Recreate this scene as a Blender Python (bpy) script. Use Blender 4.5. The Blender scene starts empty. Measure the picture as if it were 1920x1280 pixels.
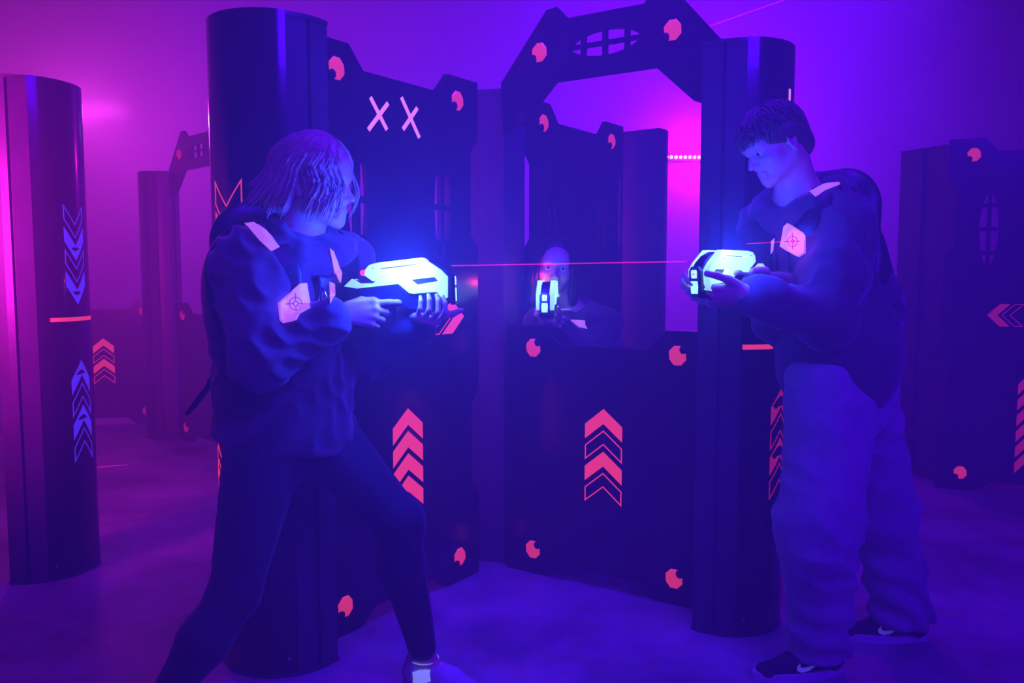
import bpy, bmesh, math, random
import numpy as np
from mathutils import Vector, Matrix
from mathutils.geometry import tessellate_polygon

SC = bpy.context.scene
COL = SC.collection
PI = math.pi
random.seed(7)
rng = np.random.default_rng(7)

# ------------------------------------------------------------------ camera, world haze, lights, exposure
FPX = 1540.0; PITCH = math.radians(4.6); CAMH = 1.22
cam_d = bpy.data.cameras.new('camera')
cam_d.sensor_width = 36.0; cam_d.lens = 36.0*FPX/1920.0
cam = bpy.data.objects.new('camera', cam_d); COL.objects.link(cam)
cam.location = (0, 0, CAMH); cam.rotation_euler = (PI/2 - PITCH, 0, 0)
cam_d.clip_start = 0.05
SC.camera = cam
SC.view_settings.view_transform = 'Standard'
SC.view_settings.look = 'None'
SC.view_settings.gamma = 1.0
SC.view_settings.exposure = 0.0
SC.view_settings.use_curve_mapping = False
SC.cycles.max_bounces = 6
SC.cycles.volume_bounces = 0
SC.cycles.sample_clamp_indirect = 4.0

world = bpy.data.worlds.new('world'); SC.world = world
world.use_nodes = True
wn = world.node_tree.nodes; wl = world.node_tree.links
wn.clear()
wo = wn.new('ShaderNodeOutputWorld')
wb = wn.new('ShaderNodeBackground'); wb.inputs['Color'].default_value = (0, 0, 0, 1)
wv = wn.new('ShaderNodeVolumeScatter')                       # theatrical fog that fills the whole arena
wv.inputs['Color'].default_value = (1, 1, 1, 1)
wv.inputs['Density'].default_value = 0.115
wv.inputs['Anisotropy'].default_value = 0.15
wl.new(wb.outputs[0], wo.inputs['Surface']); wl.new(wv.outputs[0], wo.inputs['Volume'])

def area(name, loc, target, size, size_y, color, power, spread=PI):
    d = bpy.data.lights.new(name, 'AREA'); d.shape = 'RECTANGLE'; d.size = size; d.size_y = size_y
    d.color = color; d.energy = power; d.spread = spread
    o = bpy.data.objects.new(name, d); COL.objects.link(o); o.location = loc
    o.rotation_euler = (Vector(target)-Vector(loc)).to_track_quat('-Z', 'Y').to_euler()
    return o
def point(name, loc, color, power, r=0.05):
    d = bpy.data.lights.new(name, 'POINT'); d.color = color; d.energy = power; d.shadow_soft_size = r
    o = bpy.data.objects.new(name, d); COL.objects.link(o); o.location = loc
    return o

VIOLET = (0.13, 0.0, 1.0); BLUE = (0.02, 0.004, 1.0); PINK = (1.0, 0.005, 0.55)
# black-light floods under the ceiling (all above the frame)
area('blacklight_back', (1.9, 6.2, 3.85), (1.5, 8.6, 2.1), 3.2, 0.8, (0.11, 0.0, 1.0), 400, 2.4)
area('blacklight_back_left', (-2.0, 6.2, 3.85), (-1.8, 8.6, 2.2), 2.0, 0.8, (0.14, 0.0, 1.0), 55, 2.4)
area('blacklight_middle', (0.3, 2.6, 3.85), (0.15, 3.0, 0.0), 1.2, 0.8, (0.075, 0.0, 1.0), 58, 1.7)
area('blacklight_front', (1.9, -1.0, 3.3), (0.3, 3.0, 1.1), 2.0, 1.0, (0.07, 0.0, 1.0), 125, 1.8)
# pink light-emitting-diode bars
point('pink_bar_glow_left', (-3.75, 7.4, 2.62), (1.0, 0.04, 0.85), 80, 0.2)
area('pink_bar_beam_left', (-3.6, 7.2, 2.62), (-2.6, 1.5, 2.2), .6, .1, (1.0, 0.06, 0.9), 9, 1.3)
area('pink_bar_beam_near', (-2.6, 1.9, 1.40), (-2.05, 3.3, 1.5), .5, .5, (1.0, 0.012, 0.70), 46, 1.6)
point('pink_bar_glow_far', (1.9, 8.2, 2.42), (1.0, 0.006, 0.6), 75, 0.1)

# ------------------------------------------------------------------ measuring helpers
CT, ST = math.cos(PITCH), math.sin(PITCH)
def ray(px, py):
    x = (px-960)/FPX; v = (py-640)/FPX
    return Vector((x, CT-v*ST, -ST-v*CT))
def at_z(px, py, z):
    r = ray(px, py); t = (z-CAMH)/r.z
    return Vector((0, 0, CAMH))+r*t
def at_y(px, py, y):
    r = ray(px, py)
    return Vector((0, 0, CAMH))+r*(y/r.y)
def on_plane(px, py, o, n):
    r = ray(px, py); c = Vector((0, 0, CAMH))
    return c + r*((o-c).dot(n)/r.dot(n))

# ------------------------------------------------------------------ scene-object helpers
def tag(o, label=None, cat=None, group=None, kind=None):
    if label: o['label'] = label
    if cat: o['category'] = cat
    if group: o['group'] = group
    if kind: o['kind'] = kind
    return o
def thing(name, label, cat, loc=(0, 0, 0), rotz=0.0, group=None):
    o = bpy.data.objects.new(name, None); COL.objects.link(o)
    o.empty_display_size = 0.1
    o.location = loc; o.rotation_euler = (0, 0, rotz)
    return tag(o, label, cat, group)
def link_mesh(name, verts, faces, m, parent=None, smooth=False, sharp=None):
    me = bpy.data.meshes.new(name)
    me.from_pydata([tuple(v) for v in verts], [], [tuple(f) for f in faces])
    me.validate(); me.update()
    if m is not None: me.materials.append(m)
    if smooth:
        me.shade_smooth() if hasattr(me, 'shade_smooth') else None
        if sharp: me.set_sharp_from_angle(angle=math.radians(sharp))
    o = bpy.data.objects.new(name, me); COL.objects.link(o)
    if parent is not None: o.parent = parent
    return o
class MB:
    def __init__(s): s.v = []; s.f = []
    def add(s, v, f):
        n = len(s.v); s.v += [tuple(q) for q in v]; s.f += [tuple(i+n for i in q) for q in f]; return s
    def box(s, c, d, R=None):
        x, y, z = d[0]/2, d[1]/2, d[2]/2
        v = [Vector((sx*x, sy*y, sz*z)) for sz in (-1, 1) for sy in (-1, 1) for sx in (-1, 1)]
        if R is not None: v = [R @ q for q in v]
        return s.add([q+Vector(c) for q in v], [(0, 2, 3, 1), (4, 5, 7, 6), (0, 1, 5, 4), (2, 6, 7, 3), (0, 4, 6, 2), (1, 3, 7, 5)])
    def tube(s, a, b, ra, rb=None, n=12, caps=True):
        a = Vector(a); b = Vector(b); rb = ra if rb is None else rb
        q = (b-a).to_track_quat('Z', 'Y')
        v = []
        for p, r in ((a, ra), (b, rb)):
            for i in range(n):
                t = 2*PI*i/n; v.append(p + q @ Vector((r*math.cos(t), r*math.sin(t), 0)))
        f = [(i, (i+1) % n, n+(i+1) % n, n+i) for i in range(n)]
        if caps: f += [tuple(range(n))[::-1], tuple(range(n, 2*n))]
        return s.add(v, f)
    def sweep(s, pts, radii, n=8, flat=None):
        pts = [Vector(p) for p in pts]; base = len(s.v); v = []; f = []
        up = Vector((0, 0, 1))
        for i, p in enumerate(pts):
            d = (pts[min(i+1, len(pts)-1)] - pts[max(i-1, 0)]).normalized()
            if abs(d.dot(up)) > 0.98: ref = Vector((0, 1, 0))
            else: ref = up
            a = d.cross(ref).normalized(); b = d.cross(a).normalized()
            r = radii[i] if hasattr(radii, '__len__') else radii
            for k in range(n):
                t = 2*PI*k/n
                v.append(p + a*(r*math.cos(t)) + b*(r*math.sin(t)*(flat or 1)))
        for i in range(len(pts)-1):
            for k in range(n):
                f.append((i*n+k, i*n+(k+1) % n, (i+1)*n+(k+1) % n, (i+1)*n+k))
        f += [tuple(range(n))[::-1], tuple(range((len(pts)-1)*n, len(pts)*n))]
        return s.add(v, f)
    def plate(s, outer, holes, thick, fn, y0=0.0):
        """polygon (a, b) with holes, extruded; fn(a, b, depth) -> 3-D point"""
        loops = [outer]+list(holes); flat = [p for l in loops for p in l]
        tris = tessellate_polygon([[Vector((p[0], p[1], 0)) for p in l] for l in loops])
        n = len(flat)
        v = [fn(p[0], p[1], y0) for p in flat]+[fn(p[0], p[1], y0+thick) for p in flat]
        f = []
        for t in tris:
            a, b, c = (flat[i] for i in t)
            ar = (b[0]-a[0])*(c[1]-a[1])-(b[1]-a[1])*(c[0]-a[0])
            if abs(ar) < 1e-12: continue
            t = tuple(t) if ar > 0 else tuple(t)[::-1]
            f.append(t); f.append(tuple(i+n for i in t[::-1]))
        k = 0
        for li, l in enumerate(loops):
            m = len(l)
            sa = sum(l[i][0]*l[(i+1) % m][1]-l[(i+1) % m][0]*l[i][1] for i in range(m))
            ccw = (sa > 0) == (li == 0)
            for i in range(m):
                a, b = k+i, k+(i+1) % m
                f.append((b, a, a+n, b+n) if ccw else (a, b, b+n, a+n))
            k += m
        return s.add(v, f)
    def build(s, name, m, parent=None, smooth=False, sharp=None):
        return link_mesh(name, s.v, s.f, m, parent, smooth, sharp)
def bevel(o, w, seg=2):
    b = o.modifiers.new('bevel', 'BEVEL'); b.width = w; b.segments = seg; b.limit_method = 'ANGLE'; b.angle_limit = math.radians(40)
    return o
def sphere_pts(c, r, nu=20, nv=12, sc=(1, 1, 1)):
    v = []; f = []
    for j in range(nv+1):
        th = PI*j/nv
        for i in range(nu):
            ph = 2*PI*i/nu
            v.append(Vector((c[0]+r*sc[0]*math.sin(th)*math.cos(ph), c[1]+r*sc[1]*math.sin(th)*math.sin(ph), c[2]+r*sc[2]*math.cos(th))))
    for j in range(nv):
        for i in range(nu):
            f.append((j*nu+i, (j+1)*nu+i, (j+1)*nu+(i+1) % nu, j*nu+(i+1) % nu))
    return v, f

# ------------------------------------------------------------------ materials
def mat(name, base=(0.5, 0.5, 0.5), rough=0.5, metal=0.0, emit=None, es=0.0, spec=0.5, coat=0.0, sheen=0.0,
        noise=None, bump=None, wave=None):
    m = bpy.data.materials.new(name); m.use_nodes = True
    nt = m.node_tree; b = nt.nodes['Principled BSDF']
    b.inputs['Base Color'].default_value = (*base, 1); b.inputs['Roughness'].default_value = rough
    b.inputs['Metallic'].default_value = metal; b.inputs['Specular IOR Level'].default_value = spec
    b.inputs['Coat Weight'].default_value = coat
    if sheen: b.inputs['Sheen Weight'].default_value = sheen; b.inputs['Sheen Roughness'].default_value = 0.5
    if emit: b.inputs['Emission Color'].default_value = (*emit, 1); b.inputs['Emission Strength'].default_value = es
    tc = nt.nodes.new('ShaderNodeTexCoord')
    if noise:        # (scale, amount): soft variation of the base colour
        n = nt.nodes.new('ShaderNodeTexNoise'); n.inputs['Scale'].default_value = noise[0]; n.inputs['Detail'].default_value = 6
        nt.links.new(tc.outputs['Object'], n.inputs['Vector'])
        r = nt.nodes.new('ShaderNodeMapRange'); r.inputs['From Min'].default_value = 0.3; r.inputs['From Max'].default_value = 0.7
        r.inputs['To Min'].default_value = 1-noise[1]; r.inputs['To Max'].default_value = 1+noise[1]
        nt.links.new(n.outputs['Fac'], r.inputs['Value'])
        mx = nt.nodes.new('ShaderNodeMix'); mx.data_type = 'RGBA'; mx.blend_type = 'MULTIPLY'; mx.inputs['Factor'].default_value = 1
        mx.inputs[6].default_value = (*base, 1)
        nt.links.new(r.outputs[0], mx.inputs[7]); nt.links.new(mx.outputs[2], b.inputs['Base Color'])
    if bump:         # (scale, strength, distance)
        n = nt.nodes.new('ShaderNodeTexNoise'); n.inputs['Scale'].default_value = bump[0]; n.inputs['Detail'].default_value = 5
        nt.links.new(tc.outputs['Object'], n.inputs['Vector'])
        bp = nt.nodes.new('ShaderNodeBump'); bp.inputs['Strength'].default_value = bump[1]; bp.inputs['Distance'].default_value = bump[2]
        nt.links.new(n.outputs['Fac'], bp.inputs['Height']); nt.links.new(bp.outputs[0], b.inputs['Normal'])
    return m

M = {}
M['wall'] = mat('painted_wall', (0.42, 0.42, 0.44), 0.9, noise=(1.3, 0.06), bump=(30, 0.2, 0.004))
M['ceiling'] = mat('dark_ceiling', (0.12, 0.12, 0.13), 0.9, noise=(2, 0.1))
M['gloss_black'] = mat('gloss_black_plastic', (0.018, 0.018, 0.022), 0.22, coat=0.15, noise=(6, 0.15), bump=(1.5, 0.06, 0.01))
M['skin_black'] = mat('curved_black_sheet', (0.022, 0.020, 0.026), 0.16, coat=0.25, noise=(5, 0.15), bump=(1.0, 0.05, 0.01))
M['frame_black'] = mat('satin_black_frame', (0.07, 0.07, 0.08), 0.36, noise=(7, 0.15))
M['ink_red'] = mat('fluorescent_red_ink', (0.9, 0.12, 0.10), 0.6, emit=(1.0, 0.05, 0.05), es=0.95, noise=(9, 0.08))
M['ink_dim'] = mat('underlit_fluorescent_red_ink', (0.8, 0.08, 0.10), 0.6, emit=(1.0, 0.03, 0.16), es=0.30, noise=(9, 0.1))  # dimmer copy of the red ink, weaker black light put into its glow
M['ink_pink'] = mat('fluorescent_pink_tape', (0.95, 0.3, 0.4), 0.6, emit=(1.0, 0.28, 0.62), es=0.95, noise=(9, 0.06))
M['ink_blue'] = mat('fluorescent_blue_ink', (0.15, 0.2, 0.9), 0.6, emit=(0.10, 0.05, 1.0), es=0.55, noise=(9, 0.08))
M['cap_orange'] = mat('fluorescent_orange_cap', (0.95, 0.25, 0.1), 0.45, emit=(1.0, 0.05, 0.05), es=0.72, noise=(25, 0.15))
M['knob_black'] = mat('black_rubber_knob', (0.012, 0.012, 0.014), 0.6, noise=(20, 0.1))
M['chrome'] = mat('steel_bolt', (0.6, 0.6, 0.62), 0.18, metal=1.0, noise=(20, 0.05))
m = M['floor'] = mat('worn_concrete', (0.34, 0.33, 0.35), 0.62)
nt = m.node_tree; bsdf = nt.nodes['Principled BSDF']; tc = nt.nodes['Texture Coordinate']
n1 = nt.nodes.new('ShaderNodeTexNoise'); n1.inputs['Scale'].default_value = 1.6; n1.inputs['Detail'].default_value = 10; n1.inputs['Roughness'].default_value = 0.65
n2 = nt.nodes.new('ShaderNodeTexNoise'); n2.inputs['Scale'].default_value = 14; n2.inputs['Detail'].default_value = 8
nt.links.new(tc.outputs['Object'], n1.inputs['Vector']); nt.links.new(tc.outputs['Object'], n2.inputs['Vector'])
cr = nt.nodes.new('ShaderNodeValToRGB')
cr.color_ramp.elements[0].position = 0.36; cr.color_ramp.elements[0].color = (0.17, 0.165, 0.18, 1)
cr.color_ramp.elements[1].position = 0.66; cr.color_ramp.elements[1].color = (0.46, 0.45, 0.47, 1)
nt.links.new(n1.outputs['Fac'], cr.inputs['Fac'])
mx = nt.nodes.new('ShaderNodeMix'); mx.data_type = 'RGBA'; mx.blend_type = 'OVERLAY'; mx.inputs['Factor'].default_value = 0.35
nt.links.new(cr.outputs['Color'], mx.inputs[6]); nt.links.new(n2.outputs['Color'], mx.inputs[7]); nt.links.new(mx.outputs[2], bsdf.inputs['Base Color'])
bp = nt.nodes.new('ShaderNodeBump'); bp.inputs['Strength'].default_value = 0.35; bp.inputs['Distance'].default_value = 0.01
nt.links.new(n1.outputs['Fac'], bp.inputs['Height']); nt.links.new(bp.outputs[0], bsdf.inputs['Normal'])

# ------------------------------------------------------------------ room
X0, X1, Y0, Y1, ZC = -5.2, 6.2, -2.0, 8.6, 4.0
def slab(name, c, d, m):
    return tag(MB().box(c, d).build(name, m), kind='structure')
slab('floor', ((X0+X1)/2, (Y0+Y1)/2, -0.05), (X1-X0+.4, Y1-Y0+.4, 0.1), M['floor'])
slab('ceiling', ((X0+X1)/2, (Y0+Y1)/2, ZC+0.05), (X1-X0+.4, Y1-Y0+.4, 0.1), M['ceiling'])
slab('wall_back', ((X0+X1)/2, Y1+0.05, ZC/2), (X1-X0+.4, 0.1, ZC), M['wall'])
slab('wall_front', ((X0+X1)/2, Y0-0.05, ZC/2), (X1-X0+.4, 0.1, ZC), M['wall'])
slab('wall_left', (X0-0.05, (Y0+Y1)/2, ZC/2), (0.1, Y1-Y0, ZC), M['wall'])
slab('wall_right', (X1+0.05, (Y0+Y1)/2, ZC/2), (0.1, Y1-Y0, ZC), M['wall'])

# ------------------------------------------------------------------ towers
H = 1.98; R = 0.192
def chev(c, w, h, t, up=True):
    """a chevron polygon (a, b): centre of its lower/upper tips, width w, arm rise h, thickness t"""
    a, b = c; s = 1 if up else -1
    return [(a-w/2, b), (a-w/2, b+s*t), (a, b+s*(h+t)), (a+w/2, b+s*t), (a+w/2, b), (a, b+s*h)]
def inset(poly, e):
    n = len(poly); ctr = []
    sa = sum(poly[i][0]*poly[(i+1) % n][1]-poly[(i+1) % n][0]*poly[i][1] for i in range(n)); sg = 1 if sa > 0 else -1
    for i in range(n):
        p0, p1, p2 = Vector(poly[i-1]), Vector(poly[i]), Vector(poly[(i+1) % n])
        d1 = (p1-p0).normalized(); d2 = (p2-p1).normalized()
        n1 = Vector((-d1.y, d1.x))*sg; n2 = Vector((-d2.y, d2.x))*sg
        b = (n1+n2); b = b/max(b.length_squared/2, 0.15)
        ctr.append(tuple(p1+b*e))
    return ctr
def densify(poly, step=0.012):
    out = []
    for i, p in enumerate(poly):
        q = poly[(i+1) % len(poly)]; L = math.hypot(q[0]-p[0], q[1]-p[1]); k = max(1, int(L/step))
        out += [(p[0]+(q[0]-p[0])*j/k, p[1]+(q[1]-p[1])*j/k) for j in range(k)]
    return out
def sticker(parent, name, polys, m, fn, out_only=()):
    mb = MB()
    for i, p in enumerate(polys):
        if i in out_only: mb.plate(p, [inset(p, 0.0035)], 0.0012, fn)
        else: mb.plate(p, [], 0.0012, fn)
    return mb.build(name, m, parent)
def strip_sheet(parent, name, pts, m, fn, n=14):
    """a narrow tape that follows a curved skin: quad corners pts[0..3] in (a, b), subdivided along 0->1"""
    mb = MB(); v = []; f = []
    for i in range(n+1):
        t = i/n
        for p, q in ((pts[0], pts[1]), (pts[3], pts[2])):
            a = p[0]+(q[0]-p[0])*t; b = p[1]+(q[1]-p[1])*t
            v += [fn(a, b, 0.0), fn(a, b, 0.0014)]
    for i in range(n):
        k = 4*i
        f += [(k, k+4, k+6, k+2), (k+1, k+3, k+7, k+5), (k, k+1, k+5, k+4), (k+2, k+6, k+7, k+3)]
    f += [(0, 2, 3, 1), (4*n, 4*n+1, 4*n+3, 4*n+2)]
    return mb.add(v, f).build(name, m, parent)

def tower(label, c, face_deg, group='black arena towers', h=H, cut=0.05):
    """face_deg: world direction (degrees) in which the flat mounting face looks; the curved skin covers the far side"""
    t = thing('arena_tower', label, 'tower', (c[0], c[1], 0), math.radians(face_deg), group)
    # curved sheet: local angles 119..241 deg (local +X is the mounting face)
    ang = [math.radians(119+122*i/40) for i in range(41)]
    mb = MB(); v = []; f = []
    for a in ang:
        for r in (R+0.004, R-0.004):
            for z in (0.012, h):
                v.append((r*math.cos(a), r*math.sin(a), z))
    for i in range(40):
        k = 4*i
        f += [(k, k+4, k+5, k+1), (k+2, k+3, k+7, k+6), (k+1, k+5, k+7, k+3), (k, k+2, k+6, k+4)]
    f += [(0, 1, 3, 2), (160, 162, 163, 161)]
    mb.add(v, f).build('curved_skin', M['skin_black'], t, True, 40)
    # satin frame: facets between the sheet and the mounting face, with a channel
    half = math.acos(cut/R); prof = []
    for d in (118.8, 100, 99, 97.5, 96.5, 88, math.degrees(half)):
        rr = R if d not in (99, 97.5) else R-0.010
        prof.append((rr*math.cos(math.radians(d))-(0.003 if d > 118 else 0), rr*math.sin(math.radians(d))))
    prof += [(cut, 0.035), (cut-0.02, 0.034), (cut-0.02, -0.034), (cut, -0.035)]
    mir = [(x, -y) for x, y in prof[:7]][::-1]
    back = [((R-0.03)*math.cos(math.radians(a)), (R-0.03)*math.sin(math.radians(a))) for a in range(-119, -242, -8)]
    poly = prof+mir+back
    MB().plate(poly[::-1], [], h-0.024, lambda a, b, d: Vector((a, b, 0.012+d))).build('frame', M['frame_black'], t)
    cap = [((R+0.006)*math.cos(math.radians(a)), (R+0.006)*math.sin(math.radians(a))) for a in np.linspace(math.degrees(half), 360-math.degrees(half), 48)]
    MB().plate(cap, [], 0.012, lambda a, b, d: Vector((a, b, d))).build('base_plate', M['frame_black'], t)
    capi = [(x*0.985, y*0.985) for x, y in cap]
    MB().plate(capi, [], 0.012, lambda a, b, d: Vector((a, b, h-0.014+d))).build('top_cap', M['frame_black'], t)
    for s in (1, -1):
        a = math.radians(127*s)
        p = Vector((R*math.cos(a), R*math.sin(a), 0.06)); q = p*1.0; q.x *= 1.05; q.y *= 1.05
        mb = MB().tube(p, (q.x, q.y, 0.06), 0.007, 0.006, 10); mb.build('bolt', M['chrome'], t)
    def surf(arc, z, d):
        """(arc length from the middle of the skin, height, outwards) in local coordinates"""
        a = PI + arc/R; r = R+0.0045+d
        return Vector((r*math.cos(a), r*math.sin(a), z))
    return t, surf
def arrows(parent, surf, arc, z0, w, n, m, up=True, solid=(0, 2), pitch=0.066, h=0.05, tk=0.05, name='arrow_chevron'):
    s = 1 if up else -1; polys = []
    for i in range(n): polys.append(chev((arc, z0+s*pitch*i*-1), w, h, tk, up))
    for i, p in enumerate(polys):
        p = densify(p, 0.01)
        MB().plate(p, [] if i in solid else [densify_like(inset(polys[i], 0.0035), polys[i])], 0.0012, surf).build(name, m, parent)
def densify_like(inn, out, step=0.01):
    res = []
    for i in range(len(out)):
        L = math.hypot(out[(i+1) % len(out)][0]-out[i][0], out[(i+1) % len(out)][1]-out[i][1]); k = max(1, int(L/step))
        p, q = inn[i], inn[(i+1) % len(inn)]
        res += [(p[0]+(q[0]-p[0])*j/k, p[1]+(q[1]-p[1])*j/k) for j in range(k)]
    return res

A = Vector((-.575, 2.715)); B = Vector((-.222, 3.205)); C = Vector((.092, 3.301)); D = Vector((.608, 2.972))
dAB = (B-A).normalized(); dCD = (D-C).normalized()
deg = lambda v: math.degrees(math.atan2(v.y, v.x))

TL, sTL = tower('tall black curved tower behind the blonde woman, red down arrows on its side', (-.735, 2.60), deg(dAB))
TR, sTR = tower('tall black curved tower behind the man in pale trousers', (.765, 2.885), deg(-dCD))
TC, sTC = tower('black tower in the middle, where the panel with two crosses and the arch meet', (-.137, 3.575), -105, cut=0.13)
T0, s0 = tower('black tower at the left edge of the picture with blue arrows', (-1.945, 3.36), 181)
TB, sTB = tower('smaller looking black tower seen through the arch, beside the pink light bar', (.635, 4.46), 234)
TBL, sBL = tower('distant hazy black tower joined to a hazy arch, between the two big left towers', (-2.60, 6.25), 10)
TF, sTF = tower('dark tower in the haze at the far right, behind the man', (2.52, 4.98), 207)

# ------------------------------------------------------------------ arena panels
TH = 0.022
def panel_thing(name, label, o, d, cat='panel', group='black arena panels'):
    return thing(name, label, cat, (o.x, o.y, 0), math.atan2(d.y, d.x), group)
def pf(a, b, d): return Vector((a, d, b))
def local_of(o, d):
    """returns a function: photo pixel -> (along, height) on that panel's front face"""
    n = Vector((d.y, -d.x, 0)); o3 = Vector((o.x, o.y, 0)); d3 = Vector((d.x, d.y, 0))
    def f(px, py):
        p = on_plane(px, py, o3, n); return ((p-o3).dot(d3), p.z)
    return f
W0, W1, LL = -0.125, 0.735, 0.61
def notch(z0, z1, e=0.045, sl=0.05):
    """side slot cut into a panel edge between two heights (right side order, upwards)"""
    return [(z0, 0), (z0+sl, e), (z1-sl, e), (z1, 0)]
def outline(zm_b, zm_t, ze_t, slots):
    """body outline: raised ears over the bolt caps top and bottom"""
    p = [(W0, 0.0), (0.075, 0.0), (0.15, zm_b), (LL-0.15, zm_b), (LL-0.075, 0.0), (W1, 0.0)]
    for z0, z1 in slots: p += [(W1-e, z) for z, e in notch(z0, z1)]
    p += [(W1, ze_t), (LL-0.055, ze_t), (LL-0.12, zm_t), (0.12, zm_t), (0.055, ze_t), (W0, ze_t)]
    for z0, z1 in slots[::-1]: p += [(W0+e, z) for z, e in notch(z0, z1)[::-1]]
    return p
def almond(cx, cz, hw, hh, nb_v, nb_h, bar=0.011, vertical=True):
    """almond (cat's-eye) window cut by bars: list of hole polygons"""
    N = 24
    def half(t): return hw*(1-t*t)**0.62*(1.0)
    holes = []
    cuts = np.linspace(-1, 1, nb_h+2) if nb_h == 2 else np.array([-1, -0.62, 0.0, 0.62, 1])
    for i in range(len(cuts)-1):
        t0, t1 = cuts[i], cuts[i+1]
        a0 = t0*hh + (bar if i > 0 else 0); a1 = t1*hh - (bar if i < len(cuts)-2 else 0)
        if i == 0: a0 = -0.985*hh
        if i == len(cuts)-2: a1 = 0.985*hh
        ts = np.linspace(a0, a1, 9)
        for s in (-1, 1):
            pts = [(s*bar*0.9, t) for t in ts]
            out = [(s*max(half(abs(t)/hh), bar*0.9+0.001), t) for t in ts[::-1]]
            poly = pts+out
            poly = [(cx+a, cz+b) for a, b in poly] if vertical else [(cx+b, cz+a) for a, b in poly]
            holes.append(poly)
    return holes
def cap(parent, x, z, flip=1, m='cap_orange', r=0.036):
    pts = []
    for k in range(8):
        a = 2*PI*(k+.5)/8; pts.append((x+r*math.cos(a)*(1.0 if k % 2 else .94), z+r*1.08*math.sin(a)))
    # domed eight-sided reflector with a bite where the black knob sits
    mb = MB(); v = [(a, -TH/2-0.001, b) for a, b in pts]+[(x+(a-x)*.82, -TH/2-0.008, z+(b-z)*.82) for a, b in pts]+[(x, -TH/2-0.010, z)]
    f = [(k, (k+1) % 8, 8+(k+1) % 8, 8+k) for k in range(8)]+[(8+k, 8+(k+1) % 8, 16) for k in range(8)]+[tuple(range(8))[::-1]]
    o = mb.add(v, f).build('bolt_cap', M[m], parent)
    kb = MB(); vv, ff = sphere_pts((x-flip*r*.64, -TH/2-0.006, z-flip*r*.64), r*.42, 14, 8, (1, .5, 1.1)); kb.add(vv, ff)
    kb.build('knob', M['knob_black'], o, True)
    return o
def fs(parent, name, polys, m, outlined=(), e=0.0045):
    for i, p in enumerate(polys):
        MB().plate(p, [inset(p, e)] if i in outlined else [], 0.0012, pf, -TH/2-0.0013).build(name, m, parent)
def quad(a, b, w):
    a = Vector(a); b = Vector(b); d = (b-a).normalized(); n = Vector((-d.y, d.x))*w/2
    return [tuple(a-n), tuple(b-n), tuple(b+n), tuple(a+n)]

def cross_panel(label, o, d, detail=1):
    t = panel_thing('arena_barrier', label, o, d)
    holes = []
    for cx in (0.088, 0.522): holes += almond(cx, 1.475, 0.046, 0.21, 1, 3)
    out = outline(0.055, 1.90, 1.975, [(0.34, 0.76), (1.33, 1.75)])
    MB().plate(out, holes, TH, pf, -TH/2).build('plate', M['gloss_black'], t)
    for x in (0, LL):
        for z in (0.10, 1.885): cap(t, x, z)
    return t
P1 = cross_panel('black panel with two pink crosses and cat-eye windows, behind the blue glowing blaster', A, dAB)
f1 = local_of(A, dAB)
for a, b, c, e in (((690, 183), (721, 244), (723, 194), (686, 244)), ((748, 183), (782, 259), (778, 203), (751, 243))):
    mb = MB(); mb.plate(quad(f1(*a), f1(*b), 0.0155), [], 0.0012, pf, -TH/2-0.0013); mb.plate(quad(f1(*c), f1(*e), 0.0155), [], 0.0012, pf, -TH/2-0.0016)
    mb.build('pink_cross', M['ink_pink'], P1)
x0 = f1(745, 860)[0]+0.0
fs(P1, 'arrow_chevron', [chev((0.318, 0.613-0.083*i), 0.158, 0.064, 0.060) for i in range(4)], M['ink_red'])
# direction mark: tail of a letter, an outlined and a filled chevron
def side_chev(x, z, w, h, tk, s=1): return [(x, z-h), (x+s*tk, z-h), (x+s*(tk+w), z), (x+s*tk, z+h), (x, z+h), (x+s*w, z)]
fs(P1, 'direction_mark', [[(.368, .995), (.395, .995), (.412, 1.045), (.400, 1.045)], side_chev(.445, 1.058, .07, .062, .05), side_chev(.512, 1.06, .07, .064, .062)], M['ink_red'], outlined=(1,), e=.004)

# arch over the window, standing on the two towers
ar = panel_thing('arena_arch', 'black angular arch with two orange caps and a barred oval opening, above the kneeling player', C, dCD, 'arch', 'black arena arches')
arch_out = [(W0-.02, 1.80), (-.04, 1.83), (.095, 1.965), (.51, 1.965), (.655, 1.83), (W1+.01, 1.80), (W1+.01, 2.03), (.545, 2.26), (.515, 2.262), (.462, 2.195), (.148, 2.195), (.10, 2.245), (.055, 2.24), (W0-.03, 1.99)]
f2 = local_of(C, dCD)
MB().plate(arch_out, almond(.303, 2.083, .047, .145, 1, 3, .008, False), TH, pf, -TH/2).build('plate', M['gloss_black'], ar)
cap(ar, .025, 2.085); cap(ar, .572, 2.085)
P2 = panel_thing('arena_barrier', 'low black panel with red up arrows, below the window the kneeling player aims through', C, dCD)
low = [(W0, 0.0), (0.075, 0.0), (0.15, .055), (LL-0.15, .055), (LL-0.075, 0.0), (W1, 0.0)]
low += [(W1-e, z) for z, e in notch(.33, .76)]
low += [(W1, 1.02), (LL-.045, 1.02), (LL-.12, .945), (.12, .945), (.045, 1.02), (W0, 1.02)]+[(W0+e, z) for z, e in notch(.33, .76)[::-1]]
MB().plate(low, [], TH, pf, -TH/2).build('plate', M['gloss_black'], P2)
for x in (0, LL):
    cap(P2, x, .10, -1, 'cap_orange'); cap(P2, x, .93, -1, 'cap_orange')
fs(P2, 'arrow_chevron', [chev((.315, .587-.083*i), .158, .064, .058) for i in range(4)], M['ink_red'], outlined=(1, 3))

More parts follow.
